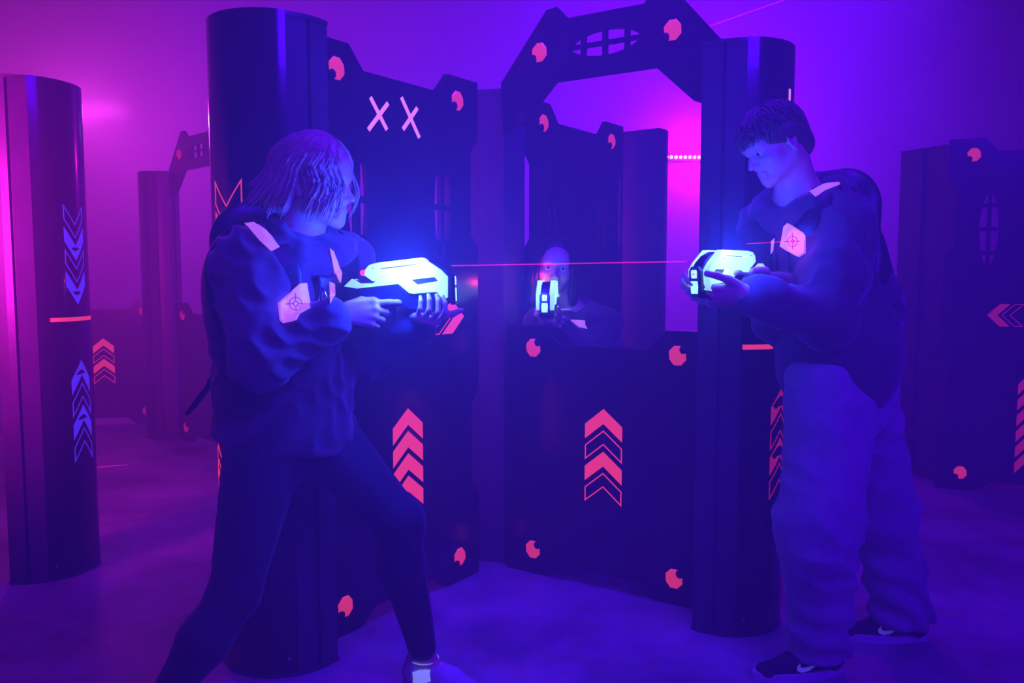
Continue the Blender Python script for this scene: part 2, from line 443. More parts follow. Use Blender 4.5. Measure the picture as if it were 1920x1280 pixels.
# structures further back
E2 = Vector((.130, 3.672)); F2 = E2+dAB*.61
P3 = cross_panel('black panel in the haze behind the kneeling player', E2, dAB)
G2 = Vector((2.56, 4.62)); dG = Vector((.93, -.36)).normalized()
P4 = cross_panel('dark panel at the right edge of the picture with a red double arrow mark', G2, dG)
P4.location.z = 0
fs(P4, 'direction_mark', [[(.245, 1.00), (.175+.06, .942), (.275, .942), (.33, 1.055)][::-1] if False else side_chev(.21, 1.0, .062, .062, .05, -1), side_chev(.275, 1.0, .062, .062, .045, -1),
    [(.295, .975), (.40, .975), (.40, 1.0), (.345, 1.0), (.40, 1.05), (.315, 1.05), (.315, 1.03), (.352, 1.03)]], M['ink_dim'], outlined=(1,), e=.004)
fs(P4, 'striped_chevron', [[(.265, .62-.088*i), (.305+.05, .70-.088*i+.03), (.355+.09, .62-.088*i+.03), (.445, .56-.088*i), (.355, .665-.088*i), (.265, .56-.088*i)] for i in range(6)], M['ink_dim'])
# hazy arch and low panel of the structure behind the blonde woman
H2 = Vector((-2.40, 6.01)); dH = Vector((.72, -.69)).normalized()
ar2 = panel_thing('arena_arch', 'hazy distant black arch beside the distant tower, above the blonde woman\'s back', H2, dH, 'arch', 'black arena arches')
MB().plate(arch_out, almond(.303, 2.083, .047, .145, 1, 3, .008, False), TH, pf, -TH/2).build('plate', M['gloss_black'], ar2)
cap(ar2, .025, 2.085, 1, 'ink_dim'); cap(ar2, .572, 2.085, 1, 'ink_dim')
P5 = panel_thing('arena_barrier', 'hazy low panel under the distant arch, left of the blonde woman', H2, dH)
MB().plate(low, [], TH, pf, -TH/2).build('plate', M['gloss_black'], P5)
for x in (0, LL): cap(P5, x, .10, -1, 'ink_dim'); cap(P5, x, .93, -1, 'ink_dim')
K2 = Vector((-3.62, 6.6)); dK = Vector((.97, .24)).normalized()
P6 = panel_thing('arena_barrier', 'hazy low panel with red up arrows in the gap beside the leftmost tower', K2, dK)
MB().plate(low, [], TH, pf, -TH/2).build('plate', M['gloss_black'], P6)
for x in (0, LL): cap(P6, x, .10, -1, 'ink_dim'); cap(P6, x, .93, -1, 'ink_dim')
fs(P6, 'arrow_chevron', [chev((.30, .587-.083*i), .158, .064, .058) for i in range(4)], M['ink_red'], outlined=(1, 3))

# stickers on the curved towers
arrows(TL, sTL, 0.015, 1.50, .115, 4, M['ink_red'], up=False, solid=(2, 3), pitch=-.09, h=.075, tk=.07)
arrows(TL, sTL, -0.085, .60, .10, 4, M['ink_red'], up=True, solid=(1,), pitch=.075, h=.05, tk=.05)
arrows(TR, sTR, -0.035, .72, .11, 4, M['ink_dim'], up=True, solid=(0, 2), pitch=.085, h=.06, tk=.062)
arrows(T0, s0, -0.045, 1.50, .10, 4, M['ink_blue'], up=False, solid=(1, 3), pitch=-.088, h=.075, tk=.058)
arrows(T0, s0, -0.040, .74, .10, 4, M['ink_blue'], up=True, solid=(0, 2), pitch=.092, h=.078, tk=.06)
def on_tower(parent, surf, name, arc0, arc1, z0, z1, w, m):
    d = Vector((arc1-arc0, z1-z0)); n = Vector((-d.y, d.x)).normalized()*w/2
    p = [(arc0-n.x, z0-n.y), (arc1-n.x, z1-n.y), (arc1+n.x, z1+n.y), (arc0+n.x, z0+n.y)]
    return strip_sheet(parent, name, p, m, surf)
on_tower(T0, s0, 'pink_tape', -.16, .06, 1.045, 1.045, .016, M['ink_red'])
on_tower(TR, sTR, 'pink_tape', -.20, -.03, 0.985, .985, .016, M['ink_red'])
on_tower(TR, sTR, 'pink_tape', -.03, -.03, 1.70, 1.83, .012, M['ink_pink'])
on_tower(TR, sTR, 'pink_tape', -.075, -.05, 1.76, 1.68, .012, M['ink_pink'])
on_tower(TR, sTR, 'pink_tape', -.055, -.055, 1.42, 1.47, .006, M['ink_pink'])
# far wall: pink light bars and a white spot lamp
def light_bar(label, c, L, n, rot, es):
    t = thing('light_bar', label, 'light', c, rot, 'pink light bars')
    MB().box((0, 0.02, 0), (L, .04, .07)).build('housing', M['frame_black'], t)
    em = mat('pink_diode', (1, .1, .6), .4, emit=(1.0, .05, .75), es=es)
    for k in range(n):
        mb = MB(); v, f = sphere_pts((-L/2+L*(k+.5)/n, -.008, 0), .0185, 12, 8); mb.add(v, f).build('diode', em, t, True)
    return t
light_bar('bright pink row of round diodes on the far wall, seen through the arch opening', (1.86, 8.5, 2.42), .62, 13, 0.04, 40)
wl_ = thing('spot_lamp', 'small white lamp glimpsed through the far cat-eye window of the crossed panel', 'light', (-.86, 8.3, 2.58), 0)
MB().tube((0, 0, 0), (0, .12, 0), .075, .06, 20).build('housing', M['frame_black'], wl_, True, 40)
MB().tube((0, -.012, 0), (0, .0, 0), .06, .06, 20).build('lens', mat('white_lamp_lens', (.9, .95, 1), .3, emit=(.8, 1.0, 1.0), es=6), wl_)
MB().box((0, .2, .0), (.03, .2, .03)).build('bracket', M['frame_black'], wl_)

# ------------------------------------------------------------------ blended solids: distance fields turned into one continuous mesh
def axis(lo, hi, coarse, fine=()):
    """grid coordinates from lo to hi, step `coarse`, with finer stretches (a, b, step)"""
    xs = [lo]; x = lo
    while x < hi:
        st = coarse
        for a, b, s_ in fine:
            if a-1e-6 <= x < b: st = min(st, s_)
            elif x < a < x+st: st = max(a-x, s_)
        x += st; xs.append(x)
    return np.array(xs, dtype=np.float32)
class Field:
    def __init__(s, ax): s.ax = ax; s.D = np.full([len(a) for a in ax], 0.5, dtype=np.float32)
    def _sl(s, lo, hi):
        sl = []
        for a, l, h in zip(s.ax, lo, hi):
            i = max(int(np.searchsorted(a, l))-1, 0); j = min(int(np.searchsorted(a, h))+1, len(a))
            if j <= i: return None
            sl.append(slice(i, j))
        return tuple(sl)
    def _pts(s, sl):
        return np.stack(np.meshgrid(*[a[q] for a, q in zip(s.ax, sl)], indexing='ij'), -1)
    def apply(s, fn, lo, hi, k=0.01, op='add'):
        sl = s._sl(lo, hi)
        if sl is None: return
        d = fn(s._pts(sl)).astype(np.float32); D = s.D[sl]
        if op == 'add':
            h = np.maximum(k-np.abs(D-d), 0)/k if k > 0 else 0
            s.D[sl] = np.minimum(D, d)-h*h*k*.25
        elif op == 'sub':
            d = -d; h = np.maximum(k-np.abs(D-d), 0)/k if k > 0 else 0
            s.D[sl] = np.maximum(D, d)+h*h*k*.25
    def cap(s, a, b, ra, rb=None, k=0.02, op='add', side=None, fl=1.0, F=None):
        """tapered capsule; side/fl squash it along one direction; F = (origin, 3x3 columns) local frame"""
        rb = ra if rb is None else rb
        a = np.array(a, float); b = np.array(b, float)
        if F is not None:
            a = F[0]+F[1] @ a; b = F[0]+F[1] @ b; sc_ = float(np.linalg.norm(F[1][:, 0])); ra = ra*sc_; rb = rb*sc_
        if side is not None:
            side = np.array(side, float)
            if F is not None: side = F[1] @ side
            side = side/np.linalg.norm(side)
        ab = b-a; L2 = max(float(ab @ ab), 1e-9)
        def fn(P):
            pa = P-a
            t = np.clip((pa @ ab)/L2, 0, 1)
            q = pa - t[..., None]*ab
            if side is not None:
                c = q @ side; q = q + (c*(1/fl-1))[..., None]*side
            d = np.sqrt((q*q).sum(-1)) - (ra+(rb-ra)*t)
            return d*(min(fl, 1.0) if side is not None else 1)
        r = max(ra, rb)*max(1, fl)+k+0.03
        s.apply(fn, np.minimum(a, b)-r, np.maximum(a, b)+r, k, op)
    def ell(s, c, rad, k=0.02, op='add', Rm=None, F=None, grow=0.0):
        c = np.array(c, float); Rm = np.eye(3) if Rm is None else np.array(Rm, float)
        rad = np.array(rad, float)+grow
        if F is not None:
            sc_ = float(np.linalg.norm(F[1][:, 0])); c = F[0]+F[1] @ c; Rm = (F[1]/sc_) @ Rm; rad = rad*sc_
        def fn(P):
            q = (P-c) @ Rm
            k0 = np.sqrt(((q/rad)**2).sum(-1)); k1 = np.sqrt(((q/rad**2)**2).sum(-1))
            return k0*(k0-1.0)/np.maximum(k1, 1e-6)
        r = max(rad)+k+0.03
        s.apply(fn, c-r, c+r, k, op)
    def mesh(s):
        D = s.D; S = D < 0
        nx, ny, nz = D.shape
        c = np.zeros((nx-1, ny-1, nz-1), dtype=np.int8)
        for i in (0, 1):
            for j in (0, 1):
                for k in (0, 1): c += S[i:nx-1+i, j:ny-1+j, k:nz-1+k]
        act = np.argwhere((c > 0) & (c < 8))
        idx = np.full(c.shape, -1, dtype=np.int32); idx[tuple(act.T)] = np.arange(len(act))
        acc = np.zeros((len(act), 3)); cnt = np.zeros(len(act))
        corners = [(i, j, k) for i in (0, 1) for j in (0, 1) for k in (0, 1)]
        val = {q: D[act[:, 0]+q[0], act[:, 1]+q[1], act[:, 2]+q[2]].astype(float) for q in corners}
        for q in corners:
            for d in range(3):
                if q[d] == 0:
                    r = list(q); r[d] = 1; r = tuple(r)
                    v0, v1 = val[q], val[r]; m_ = (v0 < 0) != (v1 < 0)
                    t = np.where(m_, v0/np.where(m_, v0-v1, 1), 0)
                    p = np.zeros((len(act), 3)); p[:] = q; p[:, d] += t
                    acc += p*m_[:, None]; cnt += m_
        loc = act+acc/np.maximum(cnt, 1)[:, None]
        V = np.stack([np.interp(loc[:, d], np.arange(len(s.ax[d])), s.ax[d]) for d in range(3)], -1)
        Fs = []
        for d in range(3):
            e1, e2 = (d+1) % 3, (d+2) % 3
            a = np.moveaxis(S, d, 0); lo, hi = a[:-1], a[1:]
            ch = np.moveaxis(lo != hi, 0, d)
            E_ = np.argwhere(ch)
            sh = D.shape
            ok = (E_[:, e1] > 0) & (E_[:, e1] < sh[e1]-1) & (E_[:, e2] > 0) & (E_[:, e2] < sh[e2]-1)
            E_ = E_[ok]
            ins = S[tuple(E_.T)]
            q = []
            for o1, o2 in ((-1, -1), (0, -1), (0, 0), (-1, 0)):
                g = E_.copy(); g[:, e1] += o1; g[:, e2] += o2; q.append(idx[tuple(g.T)])
            q = np.stack(q, -1)
            q[~ins] = q[~ins][:, ::-1]
            Fs.append(q)
        return V, np.concatenate(Fs)
    def build(s, name, m, parent=None, smooth_it=0, origin=(0, 0, 0)):
        V, Fq = s.mesh()
        if smooth_it:
            # a little tangential relaxation to even out the grid
            for _ in range(smooth_it):
                A_ = np.zeros_like(V); n_ = np.zeros(len(V))
                for a, b in ((0, 1), (1, 2), (2, 3), (3, 0)):
                    np.add.at(A_, Fq[:, a], V[Fq[:, b]]); np.add.at(n_, Fq[:, a], 1)
                    np.add.at(A_, Fq[:, b], V[Fq[:, a]]); np.add.at(n_, Fq[:, b], 1)
                V = V*0.5+0.5*A_/np.maximum(n_, 1)[:, None]
        V = V-np.array(origin)
        me = bpy.data.meshes.new(name)
        me.vertices.add(len(V)); me.vertices.foreach_set('co', V.astype(np.float32).ravel())
        me.loops.add(len(Fq)*4); me.loops.foreach_set('vertex_index', Fq.astype(np.int32).ravel())
        me.polygons.add(len(Fq)); me.polygons.foreach_set('loop_start', np.arange(0, len(Fq)*4, 4, dtype=np.int32))
        me.polygons.foreach_set('loop_total', np.full(len(Fq), 4, dtype=np.int32))
        me.update(); me.validate()
        me.shade_smooth()
        me.materials.append(m)
        o = bpy.data.objects.new(name, me); COL.objects.link(o)
        if parent is not None: o.parent = parent
        return o
def frame(origin, fwd, up=(0, 0, 1), s=1.0):
    """local frame: x = forward, z = up (made square), y = left"""
    f = np.array(fwd, float); f /= np.linalg.norm(f); u = np.array(up, float); u -= f*(u @ f); u /= np.linalg.norm(u)
    return (np.array(origin, float), np.stack([f, np.cross(u, f), u], -1)*s)
def FP(F, p): return F[0]+F[1] @ np.array(p, float)
def clothes_noise(P, amp, f=1.0, seed=0.0):
    x, y, z = P[..., 0]*f+seed, P[..., 1]*f+seed*.7, P[..., 2]*f
    w = np.sin(7*x+5*z+seed)+np.sin(9*y-6*z+2*seed)
    a = np.sin(22*z+13*x+2.2*w)*.5+np.sin(31*x-17*z+26*y+1.7*w)*.35+np.sin(47*z+21*y+1.5*w)*.2
    return amp*(np.abs(a)*1.5-.7)

def head_field(fd, F, female=False, k=0.012):
    c = 0.01
    def E_(p, r, kk=k, op='add', Rm=None): fd.ell([q*c for q in p], [q*c for q in r], kk, op, Rm, F)
    def C_(a, b, ra, rb=None, kk=k, op='add', side=None, fl=1.0): fd.cap([q*c for q in a], [q*c for q in b], ra*c, (rb if rb is not None else ra)*c, kk, op, side, fl, F)
    E_((-0.8, 0, 3.2), (9.4, 7.5, 8.3), .02)                       # skull
    E_((2.4, 0, -2.4), (6.2, 6.0, 7.0), .03)                       # face mass
    for s in (1, -1):
        C_((-1.0, 4.7*s, -5.2), (5.6, 1.7*s, -9.0), 1.9, 1.6, .025)   # jaw
        E_((5.1, 4.2*s, -3.0), (2.6, 2.0, 2.0), .022)               # cheekbone
        C_((7.0, 4.2*s, 1.5), (7.9, 1.2*s, 1.6), .95, .95, .014)     # brow
        C_((8.6, 1.15*s, -3.9), (8.4, 1.3*s, -4.1), .75, .7, .006)   # nostril wing
    C_((7.2, 0, -9.6), (7.3, 0, -9.9), 1.55 if not female else 1.35, 1.5, .02)   # chin
    E_((6.6, 0, 4.2), (2.4, 4.6, 3.6), .03)                        # forehead
    C_((7.9, 0, 0.6), (10.5, 0, -3.4), .62, .85, .009)               # nose
    C_((7.6, 0, -4.6), (7.8, 0, -8.2), 1.0, 1.0, .02)               # muzzle
    for s in (1, -1):
        E_((9.2, 3.1*s, -0.2), (1.9, 1.75, 1.25), .014, 'sub')      # eye sockets
        E_((6.75, 3.05*s, -0.15), (1.45, 1.65, 1.35), .004)         # eyelids
    C_((8.35, 1.7, -6.35), (8.75, 0, -6.15), .36, .42, .006); C_((8.35, -1.7, -6.35), (8.75, 0, -6.15), .36, .42, .006)
    C_((8.2, 1.4, -7.35), (8.6, 0, -7.5), .40, .50, .006); C_((8.2, -1.4, -7.35), (8.6, 0, -7.5), .40, .50, .006)
    C_((9.4, 2.1, -6.95), (9.4, -2.1, -6.95), .28, .28, .003, 'sub')   # mouth line
    E_((10.3, 0, -5.3), (.7, .45, .9), .006, 'sub')
    for s in (1, -1):
        ca, sa = math.cos(.35), math.sin(.35)
        Rm = np.array([[ca, -sa*s, 0], [sa*s, ca, 0], [0, 0, 1]])
        E_((-1.2, 7.5*s, -1.2), (1.9, .75, 3.3), .006, Rm=Rm)       # ear
        E_((-.7, 8.1*s, -.9), (1.05, .5, 2.1), .005, 'sub', Rm=Rm)
        E_((.1, 7.4*s, -1.6), (.45, .5, .6), .004)
def eyes(parent, F, look=(1, 0, -.1), shut=()):
    """eyeballs with iris: two small children"""
    for s in (1, -1):
        if s in shut: continue
        c = FP(F, (.0722, .0305*s, -.0020)); r = 0.0117*float(np.linalg.norm(F[1][:, 0]))
        d = F[1] @ np.array(look, float); d /= np.linalg.norm(d)
        mb = MB(); v, f = sphere_pts(c, r, 16, 12); mb.add(v, f); e = mb.build('eye', M['eye_white'], parent, True)
        p = c+d*(r*.80)
        MB().tube(p, c+d*(r*1.02), .0062, .0050, 16).build('iris', M['iris'], e)
def face_lines(parent, F, mbrow, mlip, closed=()):
    for s in (1, -1):
        pts = [FP(F, (.0765-.004*t*t*3-.000*t, s*(.014+.036*t), .0155+.006*math.sin(t*2.6)-.002*t)) for t in np.linspace(0, 1, 7)]
        MB().sweep(pts, [.0022, .0030, .0032, .0030, .0026, .0020, .0010], 6).build('eyebrow', mbrow, parent, True)

def hand_field(fd, F, curls, thumb, splay=(6, 1, -4, -9), k=0.004, s=1.0, mir=False):
    """F: x = toward the fingers, y = thumb side, z = back of the hand. curls: per finger three bends (degrees).
    thumb: three direction vectors in the hand frame"""
    if mir: F = (F[0], F[1]*np.array((1, -1, 1))[None, :])
    kn = [(.088, .029, .000), (.092, .009, .003), (.087, -.011, .001), (.078, -.029, -.004)]
    ln = [(.043, .026, .021), (.047, .030, .022), (.043, .028, .021), (.034, .021, .019)]
    rr = [.0086, .0088, .0083, .0074]
    tips = []
    for i in range(4):
        p = np.array(kn[i])*s; base = np.array((.012, kn[i][1]*.62, .0))*s
        fd.cap(base, p, .0125*s, .0105*s, .010, F=F)
        a = 0; sp = math.radians(splay[i])
        for j in range(3):
            a += math.radians(curls[i][j])
            d = np.array((math.cos(a)*math.cos(sp), math.cos(a)*math.sin(sp), -math.sin(a)))
            q = p+d*ln[i][j]*s
            r0 = rr[i]*s*(1-.09*j)
            fd.cap(p, q, r0, r0*.92, k if j else .008, F=F); p = q
        tips.append(p)
    fd.cap((.02*s, 0, -.004), (.07*s, 0, -.004), .017*s, .017*s, .012, F=F, side=(0, 0, 1), fl=.75)
    p = np.array((.018, .024, -.008))*s
    for j, (d, l, r) in enumerate(zip(thumb, (.042, .034, .027), (.0135, .0105, .0092))):
        d = np.array(d, float); d /= np.linalg.norm(d); q = p+d*l*s
        fd.cap(p, q, r*s, r*.9*s, .010 if j == 0 else .005, F=F); p = q
    return [FP(F, t) for t in tips]+[FP(F, p)]

M['skin'] = mat('human_skin', (0.62, 0.40, 0.32), 0.5, noise=(40, 0.06), bump=(120, 0.08, 0.001))
M['eye_white'] = mat('eye_white', (0.8, 0.8, 0.8), 0.15)
M['iris'] = mat('dark_iris', (0.03, 0.02, 0.02), 0.15)
M['hair_blonde'] = mat('blonde_hair', (0.50, 0.38, 0.24), 0.38, noise=(30, 0.25), sheen=.3)
M['hair_brown'] = mat('brown_hair', (0.07, 0.045, 0.035), 0.42, noise=(30, 0.25), sheen=.2)
M['hair_dark'] = mat('dark_hair', (0.018, 0.014, 0.014), 0.45, noise=(30, 0.2))
for hk in ('hair_blonde', 'hair_brown', 'hair_dark'):      # fine lengthwise streaks
    nt = M[hk].node_tree; tc_ = nt.nodes['Texture Coordinate']; b_ = nt.nodes['Principled BSDF']
    mp = nt.nodes.new('ShaderNodeMapping'); mp.inputs['Scale'].default_value = (190, 190, 9)
    n_ = nt.nodes.new('ShaderNodeTexNoise'); n_.inputs['Scale'].default_value = 1.0; n_.inputs['Detail'].default_value = 3
    bp = nt.nodes.new('ShaderNodeBump'); bp.inputs['Strength'].default_value = .8; bp.inputs['Distance'].default_value = .004
    nt.links.new(tc_.outputs['Object'], mp.inputs['Vector']); nt.links.new(mp.outputs[0], n_.inputs['Vector'])
    nt.links.new(n_.outputs['Fac'], bp.inputs['Height']); nt.links.new(bp.outputs[0], b_.inputs['Normal'])
M['brow'] = mat('brow_hair', (0.05, 0.03, 0.03), 0.6)
M['hoodie_navy'] = mat('dark_fleece', (0.075, 0.040, 0.060), 0.9, sheen=.35, noise=(60, 0.15), bump=(260, 0.35, 0.002))
M['hoodie_black'] = mat('black_fleece', (0.065, 0.038, 0.054), 0.9, sheen=.35, noise=(60, 0.15), bump=(260, 0.35, 0.002))
M['vest'] = mat('black_vest_nylon', (0.016, 0.015, 0.019), 0.45, noise=(50, 0.15), bump=(180, 0.25, 0.001))
M['legging'] = mat('dark_leggings', (0.022, 0.020, 0.028), 0.8, sheen=.15, noise=(70, 0.1), bump=(300, 0.2, 0.001))
M['jean'] = mat('pale_baggy_denim', (0.30, 0.285, 0.31), 0.9, sheen=.2, noise=(35, 0.12), bump=(350, 0.3, 0.001))
M['patch'] = mat('glowing_white_patch', (0.7, 0.7, 0.75), 0.5, emit=(0.72, 0.20, 1.0), es=0.62, noise=(40, 0.08))
M['patch_line'] = mat('printed_line', (0.03, 0.02, 0.05), 0.7)
M['shoe_black'] = mat('black_suede', (0.015, 0.014, 0.018), 0.8, noise=(60, 0.2), bump=(250, 0.2, 0.001))
M['rubber_white'] = mat('white_rubber_sole', (0.55, 0.53, 0.56), 0.6, noise=(60, 0.05))
M['sock'] = mat('white_cotton_sock', (0.6, 0.6, 0.62), 0.85, emit=(0.30, 0.35, 1.0), es=0.7, bump=(300, 0.3, 0.001))  # glow put into the cotton for its brightness under black light
M['lace'] = mat('pale_cord', (0.6, 0.58, 0.65), 0.7, emit=(.3, .25, 1.0), es=.12)

from mathutils.bvhtree import BVHTree
def bvh_of(objs):
    v = []; f = []
    for o in objs:
        n = len(v); v += [tuple(q.co) for q in o.data.vertices]; f += [tuple(i+n for i in p.vertices) for p in o.data.polygons]
    return BVHTree.FromPolygons(v, f)
def drape(name, poly_px, bvh, m, parent, th=0.004, rings=7, step=5.0, off=(0, 0, 0)):
    """a pad that lies on the garment surface: outline measured on the photograph, points dropped on to the cloth"""
    pts = []
    for i, p in enumerate(poly_px):
        q = poly_px[(i+1) % len(poly_px)]; L = math.hypot(q[0]-p[0], q[1]-p[1]); k = max(1, int(L/step))
        pts += [(p[0]+(q[0]-p[0])*j/k, p[1]+(q[1]-p[1])*j/k) for j in range(k)]
    cx = sum(p[0] for p in pts)/len(pts); cy = sum(p[1] for p in pts)/len(pts); n = len(pts)
    org = Vector((0, 0, CAMH)); hits = []
    def hit(px, py):
        r = ray(px, py); h = bvh.ray_cast(org, r)
        return (h[0], h[1]) if h[0] is not None else None
    fall = hit(cx, cy)
    v = []; f = []
    if fall is None: return None
    lay = []
    for r in range(rings+1):
        t = 1-r/rings
        for (a, b) in pts:
            h = hit(cx+(a-cx)*t, cy+(b-cy)*t) or fall
            lay.append(h)
    top = [h[0]+h[1].normalized()*th for h in lay]
    bot = [h[0]-h[1].normalized()*.003 for h in lay[:n]]
    v = top+bot
    for r in range(rings):
        for i in range(n):
            j = (i+1) % n
            f.append((r*n+i, (r+1)*n+i, (r+1)*n+j, r*n+j))
    N = len(top)
    for i in range(n):
        j = (i+1) % n; f.append((i, j, N+j, N+i))
    o = link_mesh(name, v, f, m, parent, True, 50)
    return o
def cross_hair(parent, c, nrm, r, m=None):
    m = m or M['patch_line']
    q = Vector(nrm).to_track_quat('Z', 'Y'); mb = MB(); c = Vector(c)
    for rr in (r, r*.38):
        n = 28; v = []
        for i in range(n):
            for w in (-.0007, .0007):
                for h in (0, .0008):
                    t = 2*PI*i/n; v.append(c+q @ Vector(((rr+w)*math.cos(t), (rr+w)*math.sin(t), h)))
        f = []
        for i in range(n):
            a = 4*i; b = 4*((i+1) % n)
            f += [(a+1, a+3, b+3, b+1), (a, a+1, b+1, b), (a+2, b+2, b+3, a+3)]
        mb.add(v, f)
    for t in range(4):
        d = q @ Vector((math.cos(PI/2*t), math.sin(PI/2*t), 0)); mb.tube(c+d*r*.45+q @ Vector((0, 0, .0004)), c+d*r*1.7+q @ Vector((0, 0, .0004)), .0007, .0007, 4)
    return mb.build('crosshair_print', m, parent)

def strands(name, F, roots, m, parent, path_fn, n=9, r0=.0026, sides=5):
    mb = MB()
    for rt in roots:
        pts, rad = path_fn(rt)
        pts = [FP(F, p) for p in pts]
        mb.sweep(pts, rad, sides, .6)
    return mb.build(name, m, parent, True)

def W(px, py, y):
    p = at_y(px, py, y); return np.array((p.x, p.y, p.z))
def rebase(t, L):
    """put the thing's Empty at its base and keep every child where it is"""
    L = Vector(L)
    def rec(o):
        for ch in o.children:
            if ch.type == 'MESH': ch.data.transform(Matrix.Translation(-L))
            rec(ch)
    bpy.context.view_layer.update(); rec(t); t.location = L
def bob_path(F_, side_len):
    pass
def scalp(phi, el, grow=0.0):
    grow += .005
    """point on the skull in the head frame; phi: angle from the face round to the left, el: elevation"""
    a, b, c = .094+grow, .075+grow, .083+grow
    return np.array((-.008+a*math.cos(el)*math.cos(phi), b*math.cos(el)*math.sin(phi), .032+c*math.sin(el)))
def shoe(parent, heel, toe_dir, up=(0, 0, 1), L=.285, mat_u='shoe_black', swoosh=None, name='shoe', low=False):
    """trainer: one upper, sole and laces; heel = point under the heel on the sole"""
    F = frame(heel, toe_dir, up)
    lo = np.minimum(F[0], FP(F, (L, 0, 0)))-.09; hi = np.maximum(F[0], FP(F, (L, 0, .12)))+.09
    fd = Field([axis(lo[i], hi[i], .005) for i in range(3)])
    fd.cap((.045, 0, .045), (.17, 0.0, .035), .036, .034, .02, F=F); fd.cap((.15, 0, .035), (L-.045, .006, .026), .040, .034, .025, F=F, side=(0, 0, 1), fl=.68)
    fd.cap((.045, 0, .05), (.055, 0, .085), .036, .037, .02, F=F)
    fd.cap((.10, 0, .06), (.16, 0, .05), .030, .028, .02, F=F)
    fd.cap((.052, 0, .105), (.055, 0, .16), .022, .026, .006, 'sub', F=F)
    # flat underside
    def under(P): return ((P-F[0]) @ F[1][:, 2])-.012
    fd.apply(lambda P: under(P), lo, hi, .002, 'sub')
    up_ = fd.build(name, M[mat_u], parent)
    # sole: outline plate
    out = []
    for t in np.linspace(0, 2*PI, 40, endpoint=False):
        x = L/2+L/2*math.cos(t); w = .040+.008*math.cos(t)-.006*math.cos(2*t+.3)
        out.append((x+.002, w*math.sin(t)*(1 if abs(math.sin(t)) < .8 else 1)+.004))
    mb = MB().plate(out, [], .026, lambda a, b, d: Vector(FP(F, (a, b, d))))
    so = mb.build('sole', M['rubber_white'], up_); bevel(so, .004, 2)
    mb = MB()
    for k in range(5):
        x = .105+.021*k; z = .094-.0088*k*1.0
        mb.sweep([FP(F, (x+.004*math.sin(t*3), -.026+.052*t, z-.02*(2*t-1)**2)) for t in np.linspace(0, 1, 7)], .0025, 5)
    mb.build('laces', M['lace'], up_, True)
    if swoosh:
        s = swoosh
        pts = [(.095, .064), (.140, .046), (.160, .043), (.170, .048), (.170, .058), (.180, .047), (.178, .036), (.164, .030), (.142, .034)]
        fn = lambda a, b, d: Vector(FP(F, (a, s*(.0405+.004-.0*a)-s*d*-1, b)))
        MB().plate(pts, [], .003, fn).build('side_mark', M['lace'], up_)
    return up_

# ------------------------------------------------------------------ light blasters
M['shell_glow'] = mat('lit_translucent_shell', (0.7, 0.8, 0.8), 0.35)
nt = M['shell_glow'].node_tree; b_ = nt.nodes['Principled BSDF']; tc = nt.nodes['Texture Coordinate']
def blob(loc, r):
    mp = nt.nodes.new('ShaderNodeMapping'); mp.inputs['Location'].default_value = [-loc[i]/r for i in range(3)]; mp.inputs['Scale'].default_value = (1/r, 1/r, 1/r)
    g = nt.nodes.new('ShaderNodeTexGradient'); g.gradient_type = 'SPHERICAL'
    nt.links.new(tc.outputs['Object'], mp.inputs['Vector']); nt.links.new(mp.outputs[0], g.inputs['Vector']); return g.outputs['Fac']
def add_(a, b):
    n = nt.nodes.new('ShaderNodeMath'); n.operation = 'ADD'
    nt.links.new(a, n.inputs[0]); nt.links.new(b, n.inputs[1]); return n.outputs[0]
tot = add_(add_(blob((.05, 0, .04), .09), blob((-.035, 0, .035), .08)), blob((.085, 0, -.005), .07))
n_ = nt.nodes.new('ShaderNodeMath'); n_.operation = 'MULTIPLY_ADD'; n_.inputs[1].default_value = 1.6; n_.inputs[2].default_value = 0.75
nt.links.new(tot, n_.inputs[0]); nt.links.new(n_.outputs[0], b_.inputs['Emission Strength'])
b_.inputs['Emission Color'].default_value = (0.36, 0.85, 1.0, 1)
M['blaster_black'] = mat('matt_black_moulding', (0.016, 0.017, 0.022), 0.4, noise=(30, 0.1))
M['nose_light'] = mat('lit_nose_window', (0.7, 0.9, 0.9), 0.3, emit=(.35, .85, 1.0), es=1.5)
M['red_led'] = mat('red_diode', (1, .1, .1), .3, emit=(1.0, .02, .15), es=2.5)
GK = .000257
def gpt(zx, zy): return ((zx-905)*GK, (560-zy)*GK)
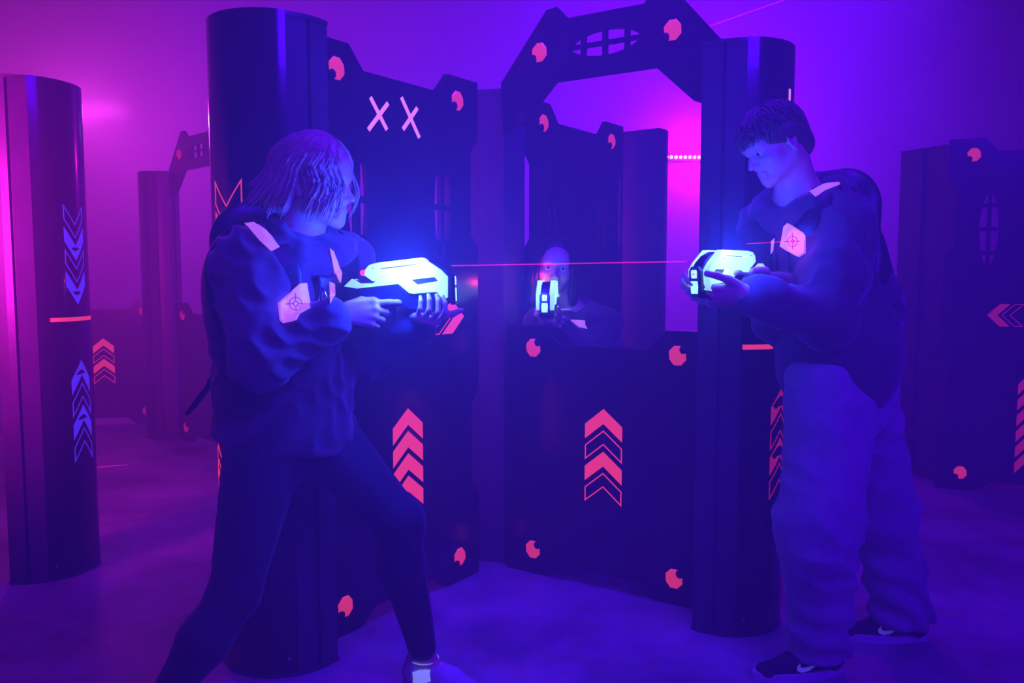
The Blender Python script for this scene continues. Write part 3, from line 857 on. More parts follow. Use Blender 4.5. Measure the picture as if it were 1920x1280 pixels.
def blaster(label, loc, rot):
    t = bpy.data.objects.new('laser_blaster', None); COL.objects.link(t); t.location = loc; t.rotation_euler = rot
    tag(t, label, 'toy blaster', 'light-up laser tag blasters')
    shell = [gpt(*p) for p in ((335, 565), (470, 592), (905, 560), (1015, 660), (1060, 670), (1180, 660), (1310, 660), (1365, 740), (1415, 722), (1425, 500), (1360, 430), (1280, 370), (1170, 292), (950, 310), (700, 330), (610, 350), (567, 395), (556, 460), (640, 522), (685, 510), (640, 545), (500, 540), (420, 490))]
    slit = [gpt(*p) for p in ((712, 400), (920, 384), (1095, 366), (1095, 356), (920, 370), (712, 388))]
    port = [gpt(*p) for p in ((1040, 520), (1100, 575), (1325, 545), (1290, 500))]
    for s in (-1, 1):
        mb = MB()
        if s < 0: mb.plate(shell, [slit, port], .019, lambda a, b, d: Vector((a, d, b)), -.036)
        else: mb.plate(shell, [slit, port], .019, lambda a, b, d: Vector((a, d, b)), .017)
        o = mb.build('glowing_shell', M['shell_glow'], t); bevel(o, .005, 3)
        for zx, zy in ((650, 385), (1140, 390), (1375, 695)):
            x, z = gpt(zx, zy); MB().tube((x, s*.0362, z), (x, s*.0368, z), .0018, .0018, 8).build('screw', M['blaster_black'], o)
    core = [gpt(*p) for p in ((345, 600), (470, 640), (700, 690), (905, 720), (1100, 790), (1330, 830), (1440, 780), (1470, 700), (1470, 500), (1400, 420), (1300, 350), (1180, 312), (950, 330), (620, 365), (520, 430), (600, 520), (500, 520), (430, 500))]
    o = MB().plate(core, [], .034, lambda a, b, d: Vector((a, d, b)), -.017).build('body', M['blaster_black'], t); bevel(o, .004, 2)
    low = [gpt(*p) for p in ((470, 610), (905, 575), (1010, 680), (1310, 690), (1400, 790), (1330, 840), (1000, 830), (900, 760), (640, 740), (500, 680))]
    o = MB().plate(low, [], .050, lambda a, b, d: Vector((a, d, b)), -.025).build('lower_housing', M['blaster_black'], t); bevel(o, .008, 3)
    grip = [gpt(*p) for p in ((470, 640), (640, 700), (610, 800), (560, 960), (540, 1040), (400, 1040), (410, 900), (440, 760))]
    o = MB().plate(grip, [], .034, lambda a, b, d: Vector((a, d, b)), -.017).build('grip', M['blaster_black'], t); bevel(o, .010, 3)
    trg = [gpt(*p) for p in ((690, 740), (720, 740), (700, 800), (715, 850), (690, 850), (670, 800))]
    MB().plate(trg, [], .010, lambda a, b, d: Vector((a, d, b)), -.005).build('trigger', M['blaster_black'], t)
    g0 = [gpt(*p) for p in ((640, 740), (850, 760), (840, 900), (760, 930), (600, 900))]
    g1 = [gpt(*p) for p in ((655, 765), (825, 785), (815, 885), (755, 905), (620, 880))]
    MB().plate(g0, [g1], .012, lambda a, b, d: Vector((a, d, b)), -.006).build('trigger_guard', M['blaster_black'], t)
    # nose block with two lit windows
    x = gpt(1470, 0)[0]
    z0, z1 = gpt(0, 800)[1], gpt(0, 460)[1]
    o = MB().plate([(-.020, z0+.012), (-.012, z0), (.012, z0), (.020, z0+.012), (.020, z1-.012), (.012, z1), (-.012, z1), (-.020, z1-.012)], [], .014, lambda a, b, d: Vector((x-.008+d, a, b)), 0).build('nose', M['blaster_black'], t); bevel(o, .003, 2)
    wb_ = MB().plate([(-.011, z0+.010), (.011, z0+.010), (.013, z0+.030), (.011, z0+.046), (-.011, z0+.046), (-.013, z0+.030)], [], .003, lambda a, b, d: Vector((x+.005+d, a, b)), 0); wb_.build('nose_window', M['nose_light'], o)
    wb_ = MB().plate([(-.009, z0+.054), (.009, z0+.054), (.010, z0+.072), (.008, z0+.078), (-.008, z0+.078), (-.010, z0+.072)], [], .003, lambda a, b, d: Vector((x+.005+d, a, b)), 0); wb_.build('nose_window', M['nose_light'], o)
    MB().tube((x+.007, 0, z0+.066), (x+.010, 0, z0+.066), .0035, .003, 12).build('laser_lens', M['red_led'], o)
    xr, zr = gpt(545, 430)
    MB().tube((xr-.004, -.020, zr), (xr-.004, .020, zr), .008, .008, 12).build('rear_diode', M['red_led'], t)
    return t

# ------------------------------------------------------------------ the blonde woman on the left
BW = thing('person', 'blonde woman with a chin-length bob, dark hoodie and leggings, lunging and aiming a glowing blaster', 'person', (0, 0, 0))
hF = frame(W(590, 343, 2.200), (1, -.10, -.10), (-.0, 0, 1), 1.0)
nb = W(563, 452, 2.210)                         # base of the neck
n_t = np.array((.70, -.70, .10)); n_t /= np.linalg.norm(n_t); l_t = np.cross((0, 0, 1), n_t); l_t /= np.linalg.norm(l_t)   # chest direction, her left
chest = W(522, 560, 2.210); belly = W(530, 680, 2.210); pel = W(545, 785, 2.210)
shR = nb-l_t*.150+np.array((0, 0, -.055)); shL = nb+l_t*.150+np.array((0, 0, -.055))
elR = W(487, 676, 1.970); wrR = W(634, 588, 2.070)
elL = W(690, 660, 2.310); wrL = W(790, 602, 2.185)
hipR = W(505, 800, 2.140); hipL = W(575, 790, 2.270)
knR = W(440, 1112, 2.020); anR = W(272, 1370, 1.86)
knL = W(748, 975, 2.20); anL = W(796, 1236, 2.34)
ax = [axis(-1.05, -.10, .009, ((-.64, -.40, .0032), (-.48, -.14, .0034))), axis(1.70, 2.62, .009, ((1.96, 2.32, .0034),)), axis(-.02, 1.72, .010, ((1.40, 1.66, .0032), (1.06, 1.22, .003)))]
fb = Field(ax)
head_field(fb, hF, True)
fb.cap(FP(hF, (-.03, 0, -.045)), nb+np.array((0, 0, -.02)), .050, .058, .03)
fb.cap(nb+np.array((0, 0, -.04)), chest, .075, .115, .05, side=n_t, fl=.75); fb.cap(chest, belly, .120, .105, .05, side=n_t, fl=.75)
fb.cap(belly, pel, .105, .125, .05, side=n_t, fl=.8)
fb.cap(shR+l_t*.03, shL-l_t*.03, .045, .045, .04)
fb.cap(shR, elR, .042, .036, .03); fb.cap(elR, wrR, .036, .025, .02)
fb.cap(shL, elL, .042, .036, .03); fb.cap(elL, wrL, .036, .025, .02)
for a, b, c in ((hipR, knR, anR), (hipL, knL, anL)):
    fb.cap(a, b, .075, .048, .04); fb.cap(b, c, .047, .030, .03)
tdL = np.array((.93, -.36, -.05)); fb.cap(anL, anL+tdL*.12+np.array((0, 0, -.050)), .026, .018, .02)
fb.cap(anL, anL-tdL*.03+np.array((0, 0, -.045)), .030, .026, .02)
tdR = np.array((.55, .5, -.55)); fb.cap(anR, anR+tdR*.13+np.array((0, 0, -.0)), .030, .024, .02)
# right hand on the grip: index finger along the trigger, others wrapped
hR = frame(wrR+np.array((.010, -.004, .0)), (.97, .10, .02), (-.15, -1, .25))
hand_field(fb, hR, ((18, 15, 8), (55, 75, 40), (60, 80, 45), (62, 80, 45)), ((.85, .45, -.45), (.95, .1, -.35), (.95, -.05, -.3)), s=.92)
# left hand under the fore-end, fingers coming up the near side
hL = frame(wrL+np.array((-.012, -.01, .012)), (.42, -.80, -.05), (-.20, .05, -1))
hand_field(fb, hL, ((42, 62, 30), (42, 64, 32), (44, 64, 32), (46, 62, 32)), ((.5, .85, -.1), (.5, .8, -.4), (.5, .6, -.5)), splay=(10, 3, -4, -10), s=.92, mir=True)
bodyW = fb.build('body', M['skin'], BW)
eyes(BW, hF, (1, -.1, -.1))
face_lines(BW, hF, M['hair_blonde'], None)
# hoodie
fh = Field([axis(-1.0, -.14, .0065), axis(1.74, 2.60, .0065), axis(.64, 1.52, .0065)])
fh.cap(chest+np.array((0, 0, .05)), belly, .172, .172, .05, side=n_t, fl=.78)
fh.cap(nb+np.array((0, 0, -.10)), chest, .125, .165, .06, side=n_t, fl=.78)
fh.cap(belly, pel+np.array((-.01, 0, -.10)), .170, .205, .05, side=n_t, fl=.84)
fh.cap(shR+l_t*.02, shL-l_t*.02, .066, .066, .05)
for s_, e_, w_, rs in ((shR, elR, wrR, .074), (shL, elL, wrL, .070)):
    fh.cap(s_, e_, rs, .070, .05); fh.cap(e_, w_+(e_-w_)*.13, .068, .048, .03)
    fh.cap(e_+(w_-e_)*.80, e_+(w_-e_)*.86, .058, .056, .02)
# hood bunched round the neck
for i in range(12):
    a = -2.5+5.0*i/11; a2 = -2.5+5.0*(i+1)/11
    def ringp(a):
        bk = .5+.5*math.cos(a)
        return nb+(-n_t*math.cos(a)*(.098+.02*bk)+l_t*math.sin(a)*.105)+np.array((0, 0, .000+.035*bk-.055*(1-bk)))
    if i < 11: fh.cap(ringp(a), ringp(a2), .032+.016*(.5+.5*math.cos(a)), .032+.016*(.5+.5*math.cos(a2)), .02)
fh.cap(nb+n_t*.01+np.array((0, 0, .05)), nb+np.array((0, 0, .16)), .062, .075, .02, 'sub')
fh.cap(nb+n_t*.10+np.array((0, 0, .02)), nb+n_t*.06+np.array((0, 0, .10)), .04, .06, .02, 'sub')
# hem: cut flat and tuck
hem_n = np.array((.15, 0, 1.0)); hem_n /= np.linalg.norm(hem_n); hem_p = W(545, 838, 2.170)
fh.D += clothes_noise(fh._pts((slice(None),)*3), .010, 1.5, 1.3)
fh.apply(lambda P: (P-hem_p) @ hem_n, (-1.1, 1.8, .6), (0, 2.7, 1.0), .02, 'sub')
hoodW = fh.build('hoodie', M['hoodie_navy'], BW, 1)
# leggings (one garment)
fl_ = Field([axis(-1.05, -.14, .0065), axis(1.70, 2.62, .0065), axis(.06, .99, .0065)])
fl_.cap(pel+np.array((0, 0, .04)), (hipR+hipL)/2, .135, .145, .05, side=n_t, fl=.85)
fl_.cap(hipR, knR, .112, .062, .05); fl_.cap(hipL, knL, .108, .062, .05)
fl_.cap(knR, knR+(anR-knR)*.35, .060, .058, .03); fl_.cap(knR+(anR-knR)*.35, anR-(anR-knR)*.06, .058, .036, .04)
kc = knL+(anL-knL)*.32+np.array((-.022, .0, 0))
fl_.cap(knL, kc, .060, .058, .03); fl_.cap(kc, knL+(anL-knL)*.90, .057, .037, .04)
fl_.cap(knL, anL-(anL-knL)*.10, .056, .037, .02)
fl_.cap(knL+np.array((.010, 0, 0)), knL+np.array((.012, 0, -.02)), .054, .054, .03)
fl_.D += clothes_noise(fl_._pts((slice(None),)*3), .0012, 1.3, 2.0)
legW = fl_.build('leggings', M['legging'], BW)
# shoes and socks
shoe(BW, anL-tdL*.075+np.array((0, 0, -anL[2])), (.93, -.36, 0), L=.25, mat_u='rubber_white')
MB().sweep([anL+np.array((0, 0, .004)), anL+np.array((0, 0, -.02)), anL+tdL*.012+np.array((0, 0, -.05))], [.043, .045, .050], 20).build('sock', M['sock'], BW, True)
anR2 = anR+np.array((0, 0, 0)); shoe(BW, anR-tdR*.03+np.array((-.05, -.05, -.035)), (.62, .55, -.50), (.5, .4, .9), L=.25, mat_u='rubber_white')
# vest: padded shell over the hoodie
fv = Field([axis(-1.0, -.14, .006), axis(1.74, 2.60, .006), axis(.80, 1.50, .006)])
fv.cap(chest+np.array((0, 0, .05)), belly+np.array((0, 0, .03)), .186, .186, .05, side=n_t, fl=.80)
fv.cap(nb+np.array((0, 0, -.10)), chest, .140, .180, .06, side=n_t, fl=.80)
fv.cap(shR+l_t*.045, shL-l_t*.045, .078, .078, .05)
bk = chest-n_t*.145+np.array((0, 0, .03))
fv.cap(bk+np.array((0, 0, .13)), bk+np.array((0, 0, -.14)), .12, .115, .03, side=n_t, fl=.38)
fv.cap(nb+np.array((0, 0, .06)), nb+np.array((0, 0, -.03))+n_t*.06, .100, .085, .015, 'sub')
for s_, e_, sg in ((shR, elR, -1), (shL, elL, 1)):      # arm holes
    o_ = s_+l_t*sg*.045
    fv.cap(o_+np.array((0, 0, .10))+l_t*sg*.03, e_+l_t*sg*.02, .088, .100, .02, 'sub')
bot = belly+np.array((0, 0, .02))
fv.apply(lambda P: (P-bot) @ np.array((0, 0, 1.0)), (-1.1, 1.8, .6), (0, 2.7, 1.2), .015, 'sub')
def strap_gap(P):      # open front between the two chest flaps
    q = P-chest; return np.maximum(np.abs(q @ l_t)-.018, -(q @ n_t))
fv.apply(strap_gap, (-1.1, 1.8, .9), (0, 2.7, 1.5), .01, 'sub')
vestW = fv.build('vest', M['vest'], BW, 1)
bv = bvh_of([vestW, hoodW])
p_ = drape('shoulder_patch', ((460, 419), (478, 417), (503, 437), (524, 463), (508, 471), (488, 452)), bv, M['patch'], vestW, .004)
e_ = drape('target_pad', ((521, 568), (562, 531), (574, 531), (582, 577), (562, 588), (556, 600), (531, 606), (524, 600)), bv, M['patch'], vestW, .006)
drape('shoulder_patch', ((618, 466), (626, 472), (640, 512), (637, 530), (626, 508)), bv, M['patch'], vestW, .004)
drape('target_pad', ((617, 528), (626, 532), (627, 552), (619, 570)), bv, M['patch'], vestW, .004)
h_ = bv.ray_cast(Vector((0, 0, CAMH)), ray(553, 569))
if h_[0] is not None and e_ is not None: cross_hair(e_, h_[0]+h_[1]*.0068, h_[1], .016)
# loose webbing strap hanging behind
sp = [W(415, 690, 2.290), W(398, 715, 2.300), W(375, 745, 2.300), W(352, 775, 2.300)]
mb = MB()
for i in range(3): mb.sweep([sp[i], sp[i+1]], [.026-.002*i, .024-.002*i], 10, .35)
mb.build('webbing_strap', M['vest'], vestW, True)
mb = MB(); c_ = W(606, 560, 2.030)
mb.sweep([c_+np.array((.0, 0, .03)), c_+np.array((.008, 0, .0)), c_+np.array((0, 0, -.03)), c_+np.array((-.008, 0, 0)), c_+np.array((0, 0, .03))], .0035, 8)
mb.build('strap_buckle', M['chrome'], vestW, True)
# hair: a cap and many tapering locks
fc = Field([axis(-.72, -.40, .004), axis(2.04, 2.38, .004), axis(1.38, 1.74, .004)])
fc.ell((-.014, 0, .038), (.104, .087, .094), .01, F=hF)
fc.cap((-.055, 0, .02), (-.075, 0, -.055), .068, .055, .03, F=hF, side=(0, 1, 0), fl=1.15)
fc.cap((.088, 0, .0), (.085, 0, -.12), .080, .10, .012, 'sub', F=hF)
fc.cap((.120, .01, .030), (.150, 0, .0), .046, .06, .012, 'sub', F=hF)
fc.cap((-.0, 0, -.10), (-.02, 0, -.2), .055, .07, .02, 'sub', F=hF)
hairW = fc.build('hair', M['hair_blonde'], BW)
def bob(rt):
    phi, el, out, ln, r0, curl = rt
    side = 1 if phi > 0 else -1
    pts = []; n = 11; jit = random.uniform(-.001, .007)
    top = np.array((.02+.03*math.cos(phi)*.6, side*.006, .128))
    for i in range(n):
        t = i/(n-1)
        if t < .5:
            e = (PI/2-.06)*(1-t/.5)**1.0+el*(t/.5); p = scalp(phi*(.55+.9*t), e, .010+jit+out*t)
        else:
            q = (t-.5)/.5; b0 = scalp(phi, el, .011+out*.5)
            out_d = np.array((math.cos(phi), math.sin(phi), 0))
            p = b0+np.array((0, 0, -ln*q))+out_d*(out*(q*1.2)+curl*q*q)
            p[0] += (.018*math.sin(q*PI) if abs(phi) < 1.6 else -.03*q*q)
        pts.append(p)
    rad = [r0*(.6+.6*math.sin(PI*min(1, .12+.8*i/(n-1))))*(1 if i < n-1 else .25) for i in range(n)]
    return pts, rad
roots = []
for k in range(320):
    s_ = 1 if k % 2 else -1
    phi = s_*random.uniform(.95, 3.12); el = random.uniform(-.25, .15)
    back = abs(phi) > 2.3
    roots.append((phi, el, random.uniform(0, .010)+(.006 if back else 0), random.uniform(.085, .125)-(.015 if back else 0), random.uniform(.0030, .0062), random.uniform(-.03, .004) if not back else random.uniform(-.035, .02)))
for k in range(46):      # face-framing locks
    roots.append((random.choice((-1, -1, 1))*random.uniform(.66, 1.15), random.uniform(-.1, .1), random.uniform(0.0, .008), random.uniform(.105, .135), random.uniform(.0018, .0040), random.uniform(-.008, .010)))
strands('hair_locks', hF, roots, M['hair_blonde'], hairW, bob)
er = FP(hF, (-.004, -.082, -.040)); v, f = sphere_pts(er, .004, 10, 8); MB().add(v, f).build('earring', M['chrome'], BW, True)
rebase(BW, ((hipR[0]+hipL[0])/2, 2.17, 0))
G1 = blaster('glowing cyan blaster held level by the blonde woman', W(750, 532, 2.14), (0, math.radians(-2), 0)); G1.scale = (.95, .95, .95)
point('blaster_light_left', W(762, 500, 2.070), (0.012, .036, 1.0), 34, .05)

# ------------------------------------------------------------------ the man on the right
MN = thing('person', 'young man in a black hoodie and baggy pale trousers, looking down at his blaster', 'person')
mF = frame(W(1450, 268, 2.41), (-.86, -.24, -.48), (-.35, 0, 1), .95)
nb = W(1500, 374, 2.47)
n_t = np.array((-.80, -.58, .06)); n_t /= np.linalg.norm(n_t); l_t = np.cross((0, 0, 1), n_t); l_t /= np.linalg.norm(l_t)
chest = W(1524, 480, 2.48); belly = W(1572, 590, 2.480); pel = W(1575, 690, 2.460)
shL = nb+l_t*.150+np.array((.0, 0, -.080)); shR = nb-l_t*.160+np.array((.03, 0, -.065))
elL = W(1548, 600, 2.25); wrL = W(1400, 550, 2.20)
elR = W(1462, 600, 2.530); wrR = W(1446, 536, 2.330)
hipL = W(1558, 715, 2.370); hipR = W(1600, 715, 2.530)
knL = W(1540, 960, 2.310); anL = W(1535, 1212, 2.44)
knR = W(1655, 955, 2.62); anR = W(1694, 1158, 2.68)
ax = [axis(.40, 1.42, .009, ((.70, .96, .0032), (.40, .78, .0034))), axis(2.06, 2.84, .009, ((2.28, 2.54, .0034), (2.10, 2.28, .0034))), axis(.0, 1.78, .010, ((1.44, 1.74, .0032), (1.16, 1.32, .003)))]
fb = Field(ax)
head_field(fb, mF, False)
fb.cap(FP(mF, (-.035, 0, -.045)), nb+np.array((0, 0, -.02)), .052, .064, .03)
fb.cap(nb+np.array((0, 0, -.04)), chest, .085, .120, .05, side=n_t, fl=.75); fb.cap(chest, belly, .125, .115, .05, side=n_t, fl=.75)
fb.cap(belly, pel, .115, .125, .05, side=n_t, fl=.8)
fb.cap(shR+l_t*.03, shL-l_t*.03, .048, .048, .04)
fb.cap(shL, elL, .046, .040, .03); fb.cap(elL, wrL, .040, .028, .02)
fb.cap(shR, elR, .046, .040, .03); fb.cap(elR, wrR, .040, .028, .02)
for a, b, c in ((hipR, knR, anR), (hipL, knL, anL)):
    fb.cap(a, b, .080, .052, .04); fb.cap(b, c, .050, .034, .03)
    td = np.array((-.97, -.22, 0)); fb.cap(c, c+td*.06+np.array((0, 0, .050-c[2])), .028, .016, .02); fb.cap(c, c+np.array((0, 0, .07-c[2])), .030, .026, .02)
# left hand cradles the front: thumb up along the shell, fingers underneath
hL = frame(wrL+np.array((-.006, .0, -.002)), (-.97, .05, -.06), (-.10, -.75, -.60))
hand_field(fb, hL, ((14, 40, 28), (18, 44, 30), (22, 46, 32), (26, 48, 34)), ((.75, .75, .25), (.88, .50, .05), (.95, .30, .0)), s=1.04, mir=True)
hR = frame(wrR+np.array((-.004, -.004, .004)), (-.90, -.35, .06), (.1, 1, .25))
hand_field(fb, hR, ((20, 20, 10), (60, 78, 40), (62, 80, 42), (62, 80, 42)), ((.8, .5, -.4), (.95, .1, -.35), (.95, -.05, -.3)), s=1.0)
bodyM = fb.build('body', M['skin'], MN)
eyes(MN, mF, (1, 0, -.35)); face_lines(MN, mF, M['brow'], None)
# hoodie
fh = Field([axis(.55, 1.42, .0065), axis(2.04, 2.88, .0065), axis(.84, 1.66, .0065)])
fh.cap(chest+np.array((0, 0, .05)), belly, .165, .168, .05, side=n_t, fl=.80)
fh.cap(nb+np.array((0.02, 0, -.11)), chest, .130, .165, .06, side=n_t, fl=.80)
fh.cap(belly, pel+np.array((.0, 0, -.01)), .180, .172, .05, side=n_t, fl=.86)
fh.cap(shR+l_t*.02, shL-l_t*.02, .072, .072, .05)
for s_, e_, w_, rs in ((shL, elL, wrL, .074), (shR, elR, wrR, .078)):
    fh.cap(s_, s_+(e_-s_)*.55, rs, .080, .05); fh.cap(s_+(e_-s_)*.55, e_, .080, .076, .05)
    fh.cap(e_, w_+(e_-w_)*.16, .074, .052, .03); fh.cap(e_+(w_-e_)*.78, e_+(w_-e_)*.85, .060, .056, .02)
for i in range(12):
    def ringp(a):
        bk = .5+.5*math.cos(a)
        return nb+(-n_t*math.cos(a)*(.090+.02*bk)+l_t*math.sin(a)*.100)+np.array((0, 0, -.005+.050*bk-.050*(1-bk)))
    a = -2.6+5.2*i/11; a2 = -2.6+5.2*(i+1)/11
    if i < 11: fh.cap(ringp(a), ringp(a2), .030+.022*(.5+.5*math.cos(a)), .030+.022*(.5+.5*math.cos(a2)), .02)
fh.cap(nb+np.array((0, 0, .05)), nb+np.array((-.02, 0, .16)), .064, .078, .02, 'sub')
fh.cap(nb+n_t*.10+np.array((0, 0, .02)), nb+n_t*.06+np.array((0, 0, .10)), .042, .06, .02, 'sub')
fh.D += clothes_noise(fh._pts((slice(None),)*3), .009, 1.3, 4.1)
hp = W(1575, 694, 2.410)
fh.apply(lambda P: (P-hp) @ np.array((.0, 0, 1.0)), (.5, 2.0, .7), (1.5, 3.0, 1.1), .03, 'sub')
fh.cap(hp+n_t*.0+np.array((-.01, 0, .02)), hp+np.array((-.01, 0, .035)), .182, .185, .02, side=n_t, fl=.86)
hoodM = fh.build('hoodie', M['hoodie_black'], MN, 1)
# baggy trousers
ft = Field([axis(.60, 1.45, .0065), axis(2.04, 2.88, .0065), axis(.03, 1.10, .0065)])
ft.cap(pel+np.array((0, 0, .03)), (hipL+hipR)/2+np.array((0, 0, -.03)), .140, .158, .05, side=n_t, fl=.88)
ft.cap(hipL, knL, .128, .108, .05); ft.cap(knL, anL+np.array((0.0, 0, -.01)), .110, .088, .05, side=(.2, 1, 0), fl=.85)
ft.cap(knL+np.array((-.02, 0, -.02)), knL+np.array((-.015, 0, -.10)), .10, .10, .05)
ft.cap(hipR, knR, .125, .100, .05); ft.cap(knR, anR+np.array((.0, 0, -.01)), .100, .092, .05, side=(.2, 1, 0), fl=.85)
P_ = ft._pts((slice(None),)*3)
low_ = np.clip((.45-P_[..., 2])/.35, 0, 1)
ft.D += clothes_noise(P_, .008, .8, 7.7)+low_*.009*np.sin(P_[..., 2]*62+P_[..., 0]*38+3*np.sin(P_[..., 0]*15+P_[..., 1]*9))
pk = knL+np.array((.0, -.11, .27))
for an in (anL, anR):
    ft.cap(an+np.array((0, 0, -.02)), an+np.array((0, 0, -.16)), .060, .074, .015, 'sub')
zc = 0.052
ft.apply(lambda P: hp[2]+.035-P[..., 2], (.5, 2.0, .9), (1.6, 3.0, 1.2), .01, 'sub')
ft.apply(lambda P: P[..., 2]-(zc), (.5, 2.0, -.1), (1.6, 3.0, .2), .01, 'sub')
legM = ft.build('trousers', M['jean'], MN, 1)
for an, dr in ((anL, (-.985, -.16, 0)), (anR, (-.98, .10, 0))):
    d_ = np.array(dr); base = an-d_*.085; base[2] = 0.0
    shoe(MN, base, dr, L=.30, swoosh=1)
# vest
fv = Field([axis(.60, 1.42, .006), axis(2.04, 2.88, .006), axis(.96, 1.62, .006)])
fv.cap(chest+np.array((0, 0, .05)), belly+np.array((0, 0, .03)), .180, .180, .05, side=n_t, fl=.81)
fv.cap(nb+np.array((0.02, 0, -.10)), chest, .145, .178, .06, side=n_t, fl=.81)
fv.cap(shR+l_t*.045, shL-l_t*.045, .088, .088, .05)
bk = chest-n_t*.140+np.array((0, 0, .03))
fv.cap(bk+np.array((0, 0, .12)), bk+np.array((0, 0, -.13)), .13, .12, .03, side=n_t, fl=.40)
fv.cap(nb+np.array((0, 0, .06)), nb+np.array((0, 0, -.03))+n_t*.06, .105, .09, .015, 'sub')
for s_, e_, sg in ((shR, elR, -1), (shL, elL, 1)):
    o_ = s_+l_t*sg*.05
    fv.cap(o_+np.array((0, 0, .08))+l_t*sg*.045, e_+l_t*sg*.02, .100, .118, .02, 'sub')
bot = belly+np.array((0, 0, .01))
fv.apply(lambda P: (P-bot) @ np.array((0, 0, 1.0)), (.5, 1.8, .6), (1.6, 3.0, 1.2), .015, 'sub')
def strap_gap(P):
    q = P-chest; return np.maximum(np.abs(q @ l_t)-.018, -(q @ n_t))
fv.apply(strap_gap, (.5, 1.8, .9), (1.6, 3.0, 1.6), .01, 'sub')
vestM = fv.build('vest', M['vest'], MN, 1)
bv = bvh_of([vestM, hoodM])
drape('shoulder_patch', ((1519, 360), (1545, 346), (1573, 343), (1574, 346), (1548, 356), (1529, 369)), bv, M['patch'], vestM, .004)
e_ = drape('target_pad', ((1466, 452), (1471, 425), (1478, 418), (1507, 436), (1511, 442), (1511, 474), (1499, 482), (1464, 462)), bv, M['patch'], vestM, .006)
h_ = bv.ray_cast(Vector((0, 0, CAMH)), ray(1488, 452))
if h_[0] is not None and e_ is not None:
    cross_hair(e_, h_[0]+h_[1]*.0068, h_[1], .014)
    v, f = sphere_pts(h_[0]+h_[1]*.008, .005, 12, 8); MB().add(v, f).build('red_diode', M['red_led'], e_, True)
    point('hit_light_right', h_[0]+h_[1]*.03, (1.0, .01, .15), .10, .01)
drape('shoulder_patch', ((1447, 452), (1452, 446), (1450, 470), (1446, 476)), bv, M['patch'], vestM, .003)
sp = [W(1610, 560, 2.410), W(1628, 590, 2.410), W(1640, 615, 2.410), W(1652, 640, 2.410)]
mb = MB()
for i in range(2): mb.sweep([sp[i], sp[i+1]], [.030, .026], 10, .35)
mb.build('webbing_strap', M['vest'], vestM, True)
p0 = W(1625, 438, 2.350); MB().sweep([p0, W(1629, 448, 2.340), W(1635, 462, 2.340)], [.005, .006, .003], 8).build('vest_diode', mat('small_lit_diode', (1, 1, 1), .3, emit=(.2, .6, 1), es=3), vestM, True)
# hair
fc = Field([axis(.68, 1.0, .004), axis(2.24, 2.58, .004), axis(1.42, 1.78, .004)])
fc.ell((-.012, 0, .030), (.098, .086, .082), .01, F=mF)
fc.cap((-.05, 0, .02), (-.066, 0, -.035), .066, .055, .03, F=mF, side=(0, 1, 0), fl=1.12)
fc.cap((.098, 0, -.03), (.095, 0, -.12), .074, .10, .010, 'sub', F=mF)
fc.cap((.03, 0, -.060), (.03, 0, -.14), .080, .09, .012, 'sub', F=mF)
for s in (1, -1): fc.cap((-.000, .088*s, -.026), (-.000, .085*s, -.06), .018, .03, .008, 'sub', F=mF)
hairM = fc.build('hair', M['hair_brown'], MN)
def tousle(rt):
    phi, e0, e1, out, r0, wv, fr = rt
    pts = []; n = 9; jit = random.uniform(-.001, .009)
    for i in range(n):
        t = i/(n-1); e = e0+(e1-e0)*t
        p = scalp(phi+wv*math.sin(t*4), e, -.006+jit+out*math.sin(t*PI*.8))
        if fr: p = p+np.array((.012*t, 0, -.006*t))
        pts.append(p)
    return pts, [r0*(.7+.5*math.sin(PI*min(1, .15+.8*i/(n-1))))*(1 if i < n-1 else .25) for i in range(n)]
roots = []
for k in range(330):
    phi = random.uniform(-PI, PI); fr = abs(phi) < .9
    e0 = random.uniform(.7, 1.5)
    e1 = (random.uniform(-.08, .22) if fr else (random.uniform(-.35, .2) if abs(phi) < 1.35 else (random.uniform(-.1, .15) if abs(phi) < 1.9 else random.uniform(-.75, -.2))))
    roots.append((phi, e0, e1, random.uniform(.002, .012), random.uniform(.003, .0065), random.uniform(-.4, .4), fr))
strands('hair_locks', mF, roots, M['hair_brown'], hairM, tousle)
rebase(MN, ((anL[0]+anR[0])/2, 2.55, 0))
G2_ = blaster('glowing cyan blaster held by the young man in pale trousers', W(1364, 510, 2.27), (0, math.radians(4), math.radians(180+38))); G2_.scale = (.93, .93, .93)
point('blaster_light_right', W(1365, 470, 2.210), (0.012, .036, 1.0), 16, .05)

# ------------------------------------------------------------------ the player kneeling behind the window
KP = thing('person', 'dark-haired player kneeling behind the low panel, aiming a blaster straight out through the opening', 'person')
kF = frame(W(1041, 502, 3.460), (-.03, -1, .0), (.10, 0, 1), 1.0)
nb = W(1072, 585, 3.50)
n_t = np.array((-.02, -.99, .1)); n_t /= np.linalg.norm(n_t); l_t = np.cross((0, 0, 1), n_t); l_t /= np.linalg.norm(l_t)
chest = nb+np.array((.05, -.02, -.22)); belly = nb+np.array((.08, -.04, -.42)); pel = nb+np.array((.11, -.05, -.58))
shR = nb-l_t*.135+np.array((0, -.02, -.055)); shL = nb+l_t*.145+np.array((0, 0, -.055))
elR = W(1012, 668, 3.42); wrR = W(1028, 604, 3.42)
elL = W(1105, 672, 3.40); wrL = W(1048, 606, 3.37)
knR_ = pel+np.array((.0, -.06, -.12)); knL_ = pel+np.array((.20, -.08, -.05))
ftR = pel+np.array((.04, .05, -.42)); ftL = pel+np.array((.24, .02, -.44))
knR_[2] = .30; ftR[2] = .08; knL_[2] = .48; ftL[2] = .08
ax = [axis(-.12, .56, .010, ((.05, .33, .004),)), axis(3.08, 3.95, .010, ((3.14, 3.36, .004), (3.36, 3.58, .004))), axis(.0, 1.50, .012, ((1.16, 1.46, .004), (.98, 1.16, .004)))]
fb = Field(ax)
head_field(fb, kF, True)
